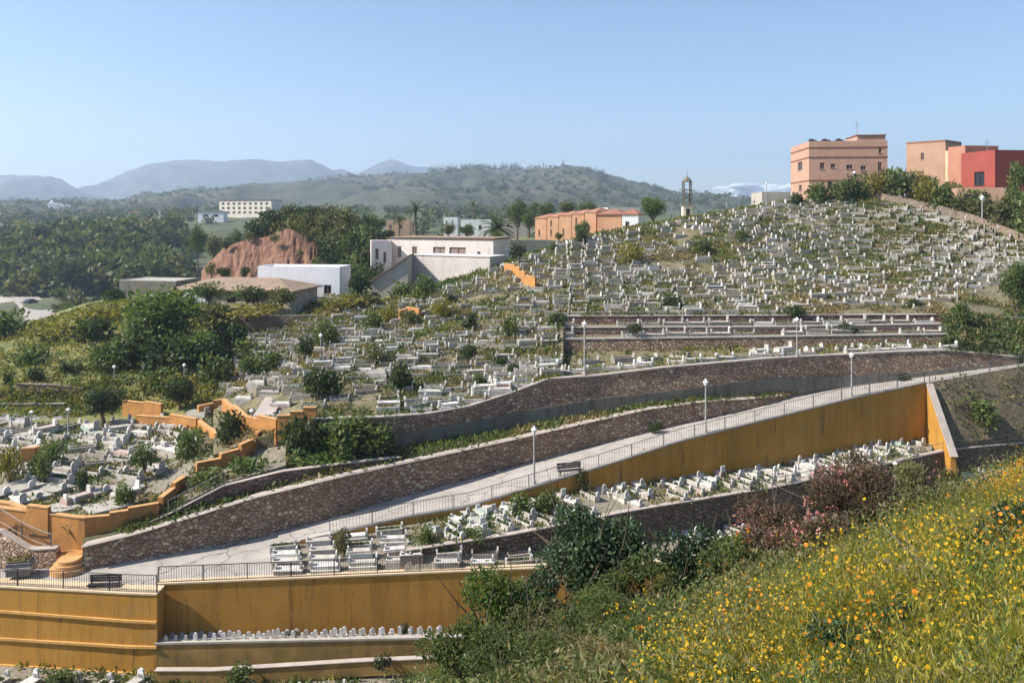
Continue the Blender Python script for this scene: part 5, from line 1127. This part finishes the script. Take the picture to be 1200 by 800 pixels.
# the flowering patch: left border runs from (640,800) near the viewer up to (1080,600)
def in_patch(px,D):
    lim=np.interp(D,[3,6,9,12,15,18],[690,745,800,865,1010,1145]); return px>lim+60*fbm(D*.9,px*.01,2)
def flower_mass():
    c=scatter(2050,600,1560,3.4,17.5,in_patch); n=len(c); r=RS.uniform(.18,.55,n)*np.interp(c[:,1],[3.4,8],[.75,1.1]); h=RS.uniform(.3,.8,n)*(1+1.2*fbm(c[:,0]*.6,c[:,1]*.6,2))*np.interp(c[:,1],[3.4,8],[.7,1.05])
    ton=RS.uniform(-.15,.3,n); spc=fbm(c[:,0]*.45+30,c[:,1]*.45,3)+RS.randn(n)*.12
    cnt=np.where(c[:,1]<8,420,280); I=np.repeat(np.arange(n),cnt); j=len(I); g=G(); fl=G()
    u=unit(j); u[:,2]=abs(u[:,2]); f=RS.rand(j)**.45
    b=c[I]+np.stack([u[:,0]*r[I]*f*1.15,u[:,1]*r[I]*f*1.15,u[:,2]*h[I]*f],1)+RS.randn(j,3)*.025
    d=u*.5+unit(j)*.75+np.array([0,0,.45]); d/=np.linalg.norm(d,axis=1)[:,None]
    kind=np.where(spc[I]>.27,1,np.where(spc[I]<-.3,2,np.where((spc[I]>-.02)&(spc[I]<.08),3,0))); kind=np.where(RS.rand(j)<.1,4,kind)
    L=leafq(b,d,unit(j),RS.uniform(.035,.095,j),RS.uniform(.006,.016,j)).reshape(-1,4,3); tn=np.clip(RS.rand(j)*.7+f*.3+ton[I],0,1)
    for m in range(5): z=kind==m; g.quads(L[z].reshape(-1,3),m,tn[z])
    ns=np.repeat(np.arange(n),12); j=len(ns); u=unit(j); u[:,2]=abs(u[:,2])*.8+.2; tip=c[ns]+np.stack([u[:,0]*r[ns]*1.2,u[:,1]*r[ns]*1.2,u[:,2]*h[ns]*1.3],1); b=c[ns]+RS.randn(j,3)*np.array([.05,.05,.0]); d=tip-b; ln=np.linalg.norm(d,axis=1); g.quads(leafq(b,d/ln[:,None],unit(j),ln,.004),np.where(RS.rand()<.5,0,4),RS.rand(j))
    # flower heads over the clumps, thick in places and missing in others
    dens=np.clip(fbm(c[:,0]*.38+9,c[:,1]*.38,3)*4.2+.85,.02,2.3)*np.interp(c[:,1],[3.4,6,9],[.35,.8,1.25]); k=np.random.RandomState(4).poisson(dens*27); I=np.repeat(np.arange(n),k); m_=len(I)
    u=unit(m_); u[:,2]=abs(u[:,2])*.7+.3; tp=c[I]+np.stack([u[:,0]*r[I]*1.15,u[:,1]*r[I]*1.15,u[:,2]*h[I]*RS.uniform(.9,1.3,m_)],1)
    col=np.where(fbm(tp[:,0]*.8-20,tp[:,1]*.8,2)+RS.randn(m_)*.15>.2,1,0)
    axis=unit(m_)*.75+np.array([-.15,-.3,.75]); axis/=np.linalg.norm(axis,axis=1)[:,None]; s=np.cross(axis,[1.,.2,0]); s/=np.linalg.norm(s,axis=1)[:,None]; w=np.cross(axis,s); rr=RS.uniform(.008,.021,m_)*np.where(col==1,1.3,1); cup=RS.uniform(-.2,.9,m_)
    for a in range(7):
        an=a*2*math.pi/7; d=s*math.cos(an)+w*math.sin(an)+axis*cup[:,None]; d/=np.linalg.norm(d,axis=1)[:,None]; Q=leafq(tp,d,axis+.2*unit(m_),rr*RS.uniform(.75,1.15,m_),rr*.66).reshape(-1,4,3)
        for m in (0,1): z=col==m; fl.quads(Q[z].reshape(-1,3),m,RS.rand(z.sum()))
    e=rr*.3; Q=np.stack([tp+axis*.004+s*e[:,None],tp+axis*.004+w*e[:,None],tp+axis*.004-s*e[:,None],tp+axis*.004-w*e[:,None]],1).reshape(-1,3); fl.quads(Q,2,.5)
    tag(g.build('flowering_plants',[M['leaf_bank'],M['leaf_olive'],M['leaf_mid'],M['leaf_light'],M['leaf_dry']]),'bushy feathery yellow green plants of the wildflowers on the near slope','wildflowers',None,'stuff')
    tag(fl.build('wildflowers',[M['petal_yellow'],M['petal_orange'],M['flower_eye']]),'yellow and orange daisy flowers covering the near slope','wildflowers',None,'stuff')
M['leaf_bank']=leafm('bank_leaves',(.11,.11,.02),(.26,.235,.04),(.42,.36,.06),.45)
flower_mass()
# low green plants under and left of the flowers
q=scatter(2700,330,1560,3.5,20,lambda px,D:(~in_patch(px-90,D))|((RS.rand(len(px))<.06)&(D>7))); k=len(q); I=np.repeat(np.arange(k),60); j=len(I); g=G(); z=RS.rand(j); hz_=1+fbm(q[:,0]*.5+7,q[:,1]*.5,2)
b=q[I]+np.stack([RS.randn(j)*.25,RS.randn(j)*.25,z*.65*hz_[I]],1); d=unit(j)*.8+np.array([0,0,.4]); d/=np.linalg.norm(d,axis=1)[:,None]
mk_=np.where(fbm(q[I,0]*.5,q[I,1]*.5,2)+RS.randn(j)*.2>.1,1,0); mk_=np.where(RS.rand(j)<.12,2,mk_); Lq=leafq(b,d,unit(j),RS.uniform(.05,.13,j),RS.uniform(.015,.04,j)).reshape(-1,4,3)
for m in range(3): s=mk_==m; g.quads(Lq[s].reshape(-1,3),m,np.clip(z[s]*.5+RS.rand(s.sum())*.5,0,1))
tag(g.build('slope_undergrowth',[M['leaf_mid'],M['leaf_olive'],M['leaf_dry']]),'leafy undergrowth on the near slope beside the flowers','undergrowth',None,'stuff')
def big_shrub(name,label,cat,base,h,rad,mat,seed,n,L,W,lumps,stems=7,flower=None,nf=0,low=.25,zc=None,lr=(.26,.42)):
    rs=np.random.RandomState(seed); t=thing(name,label,cat,base); g=G(); tips=[]
    for i in range(stems):
        a=i*6.28/stems+rs.uniform(-.3,.3); e=np.array([math.cos(a)*rad[0]*rs.uniform(.4,.9),math.sin(a)*rad[1]*rs.uniform(.4,.9),h*rs.uniform(.6,.95)]); m_=e*.5+np.array([0,0,h*.1])+rs.randn(3)*.08
        w=min(1,h/2.4)**1.6; g.tube([(0,0,-.3),m_*.5+rs.randn(3)*.04*w,m_,e],[.055*w,.04*w,.026*w,.008*w],6); tips.append(e)
        for k in range(3):
            f=e+rs.randn(3)*np.array(rad)*.35; g.tube([m_,(m_+f)/2+rs.randn(3)*.05*w,f],[.02*w,.013*w,.004*w],5)
    g.build('stem',M['bark'],t); g=G()
    p,u,tn=cloud(rs,n,(0,0,zc or h-rad[2]*.9),rad,lumps,spread=.7,lr=lr,zmin=low)
    k=len(p); d=u*.45+unit(k,rs)*.8+np.array([0,0,-.05]); d/=np.linalg.norm(d,axis=1)[:,None]; nr=unit(k,rs)*.7+np.array([0,0,.7])
    # each leaf is two folded halves
    ln=L*rs.uniform(.6,1.25,k); wd=W*rs.uniform(.7,1.2,k); s=np.cross(d,nr); s/=np.linalg.norm(s,axis=1)[:,None]+1e-9; up=np.cross(s,d)
    for sg in (1,-1):
        mid=p+d*(ln*.4)[:,None]+s*(sg*wd*.5)[:,None]+up*(wd*.18)[:,None]; tip=p+d*ln[:,None]-up*(ln*.1)[:,None]; m2=p+d*(ln*.75)[:,None]+s*(sg*wd*.33)[:,None]+up*(wd*.1)[:,None]
        g.quads(np.stack([p,mid,m2,tip],1).reshape(-1,3),0,tn)
    g.build('foliage',M[mat],t,smooth=False)
    if flower:
        g=G(); p,u,tn=cloud(rs,nf,(0,0,zc or h-rad[2]*.9),tuple(r*1.04 for r in rad),lumps,spread=.7,lr=lr,zmin=low)
        for k in range(5):
            d=unit(len(p),rs)*.6+u*.5; d/=np.linalg.norm(d,axis=1)[:,None]; g.quads(leafq(p+rs.randn(len(p),3)*.02,d,unit(len(p),rs),.045,.04),0,rs.rand(len(p)))
        g.build('blossoms',M[flower],t)
    return t
def nb(px,D,dz=0): q=near_pt(np.array([px]),np.array([float(D)]))[0]; q[2]+=dz; return q
BS=[('fig_tree','tall dark glossy leaved shrub tree standing in front of the ochre walls','tree',700,18.0,3.2,(1.65,1.4,1.35),'leaf_glossy',6800,.13,.065,24,None,0),
('shrub','dark glossy shrub right of the shrub tree','shrub',812,17.2,2.0,(1.25,1.1,.95),'leaf_glossy',3600,.12,.055,14,None,0),
('shrub','dark leafy shrub low in front of the shrub tree','shrub',650,16.5,2.1,(1.4,1.1,1.0),'leaf_glossy',3900,.11,.05,14,None,0),
('shrub','dark shrub under the right side of the shrub tree','shrub',752,16.6,1.7,(1.2,1.0,.8),'leaf_mid',3200,.10,.04,13,None,0),
('shrub','bright green shrub at the bottom centre beside the ochre wall','shrub',590,16.0,2.6,(1.3,1.1,1.2),'leaf_light',4600,.12,.04,15,None,0),
('shrub','green weedy shrub low at the bottom centre','shrub',552,14.2,1.7,(1.0,.9,.75),'leaf_mid',3200,.1,.035,12,None,0),
('shrub','olive shrub between the bright green shrub and flower slope','shrub',640,14.0,1.5,(1.25,1.0,.7),'leaf_olive',3400,.09,.03,13,None,0),
('shrub','leafy green shrub above the lower flower border','shrub',705,14.2,1.3,(1.2,1.0,.6),'leaf_mid',3000,.085,.028,13,'petal_orange',14),
('oleander','purplish oleander with many pink blossoms on the right slope edge','shrub',1000,17.4,2.25,(1.45,1.2,1.0),'leaf_purple',4800,.13,.028,15,'petal_pink',330),
('oleander','smaller purplish oleander left of the pink flowering one','shrub',915,16.6,2.0,(1.2,1.0,.95),'leaf_purple',3800,.13,.028,13,'petal_pink',130),
('oleander','low oleander in front between the two purplish ones','shrub',955,15.4,1.3,(1.1,.9,.6),'leaf_purple',2800,.11,.026,11,'petal_pink',90),
('shrub','olive green shrub between the oleanders and dark shrub','shrub',866,16,1.5,(1.0,.9,.7),'leaf_mid',2600,.11,.035,11,'petal_orange',50),
('shrub','green shrub behind the yellow flowers at the right','shrub',1085,16.2,1.6,(1.,1.,.7),'leaf_olive',2800,.12,.03,11,'petal_pink',30),
('shrub','dark low leafy shrub among the yellow flowers at bottom right','shrub',1050,6.4,.55,(.8,.5,.3),'leaf_glossy',2200,.065,.024,11,None,0),
('shrub','low green leafy shrub at the bottom edge of the flowers','shrub',930,5.9,.45,(.6,.45,.26),'leaf_mid',1700,.06,.018,10,None,0),
('shrub','small dark shrub at the right border among the flowers','shrub',1180,8.6,.85,(.7,.6,.42),'leaf_glossy',1900,.07,.025,10,None,0),
('shrub','pale twiggy shrub at the lower left of the flower slope','shrub',690,12.0,1.0,(1.1,.9,.5),'leaf_olive',3200,.075,.018,12,None,0),
('shrub','green twiggy shrub at the bottom beside the flower slope','shrub',612,11.5,1.2,(1.1,.9,.6),'leaf_mid',3600,.075,.022,13,None,0),
('shrub','leafy mid green shrub between the lower olive shrub and flowers','shrub',735,12.8,1.2,(1.15,.9,.6),'leaf_mid',3200,.08,.024,13,'petal_yellow',30),
('shrub','bright leafy shrub overlapping the left border of the flowers','shrub',760,10.6,.8,(1.0,.8,.42),'leaf_light',2600,.07,.02,12,'petal_orange',24),
('shrub','dry twiggy shrub at the lowest edge of flower slope','shrub',700,9.6,.8,(.9,.7,.4),'leaf_dry',2200,.06,.014,10,None,0)]
for k,(nm,lb,ct,px,D,h,rad,mt,n,L,W,lu,fl_,nf) in enumerate(BS): big_shrub(nm,lb,ct,nb(px,D),h,rad,mt,41+k,n,L,W,lu,8 if h>1.8 else 5,fl_,nf,low=.3 if h>1.8 else .02,lr=(.2,.34))
t=thing('dead_branch','bare pale dead branch sticking out of the flowers','branch',nb(1140,7.2)); rs=np.random.RandomState(3); g=G()
for i in range(6): a=rs.uniform(2.2,3.6); e=np.array([math.cos(a)*.8,rs.uniform(-.2,.2),rs.uniform(.4,.8)]); g.tube([(0,0,-.1),e*.5+rs.randn(3)*.04,e],[.012,.008,.004],5)
g.build('twigs',M['dry_twig'] if 'dry_twig' in M else plain('dry_twig',(.40,.34,.27),.9,.2,8,0),t)

drop_protos()

# ================================================================== AIR, SKY, SUN, CAMERA
g=G(); g.box((0,1480,192.5),(16000,8160,471)); hz=g.build('haze',[bpy.data.materials.new('haze_air')]); tag(hz,'thin blue haze filling the valley air','haze',None,'stuff')
m=hz.data.materials[0]; m.use_nodes=True; nt=m.node_tree; nt.nodes.remove(nt.nodes['Principled BSDF']); pv=N(nt,'ShaderNodeVolumePrincipled')
pv.inputs['Color'].default_value=(.66,.79,1,1); pv.inputs['Density'].default_value=.00023; pv.inputs['Anisotropy'].default_value=.35
nt.links.new(pv.outputs[0],nt.nodes['Material Output'].inputs['Volume'])
w=bpy.data.worlds.new('World'); sc.world=w; w.use_nodes=True; nt=w.node_tree; bg=nt.nodes['Background']; sky=N(nt,'ShaderNodeTexSky'); sky.sky_type='NISHITA'; sky.sun_disc=False
sky.sun_elevation=R(SUN_EL); sky.sun_rotation=R(-SUN_AZ); sky.altitude=60; sky.air_density=1.0; sky.dust_density=.5; sky.ozone_density=4.0
nt.links.new(sky.outputs[0],bg.inputs['Color']); bg.inputs['Strength'].default_value=.092
S=Vector((-math.sin(R(SUN_AZ))*math.cos(R(SUN_EL)),math.cos(R(SUN_AZ))*math.cos(R(SUN_EL)),math.sin(R(SUN_EL))))
L=bpy.data.lights.new('sun','SUN'); L.energy=4.8; L.angle=R(.53); L.color=(1,.945,.86); so=bpy.data.objects.new('sun',L); C.objects.link(so); so.rotation_euler=S.to_track_quat('Z','Y').to_euler(); so.location=S*300
cam=bpy.data.cameras.new('camera'); co_=bpy.data.objects.new('camera',cam); C.objects.link(co_); co_.location=(0,0,0); co_.rotation_euler=(R(90),0,0)
cam.sensor_width=36; cam.lens=36*F/1200; cam.shift_y=-(400-HY)/1200; cam.clip_start=.1; cam.clip_end=40000; sc.camera=co_
vs=sc.view_settings; vs.view_transform='Standard'; vs.look='None'; vs.exposure=0.9; vs.gamma=1; vs.use_curve_mapping=False
sc.render.engine='CYCLES'; cy=sc.cycles; cy.use_denoising=True; cy.max_bounces=8; cy.diffuse_bounces=3; cy.glossy_bounces=2; cy.transmission_bounces=3; cy.volume_bounces=1; cy.transparent_max_bounces=8
cy.use_adaptive_sampling=True; cy.adaptive_threshold=.015
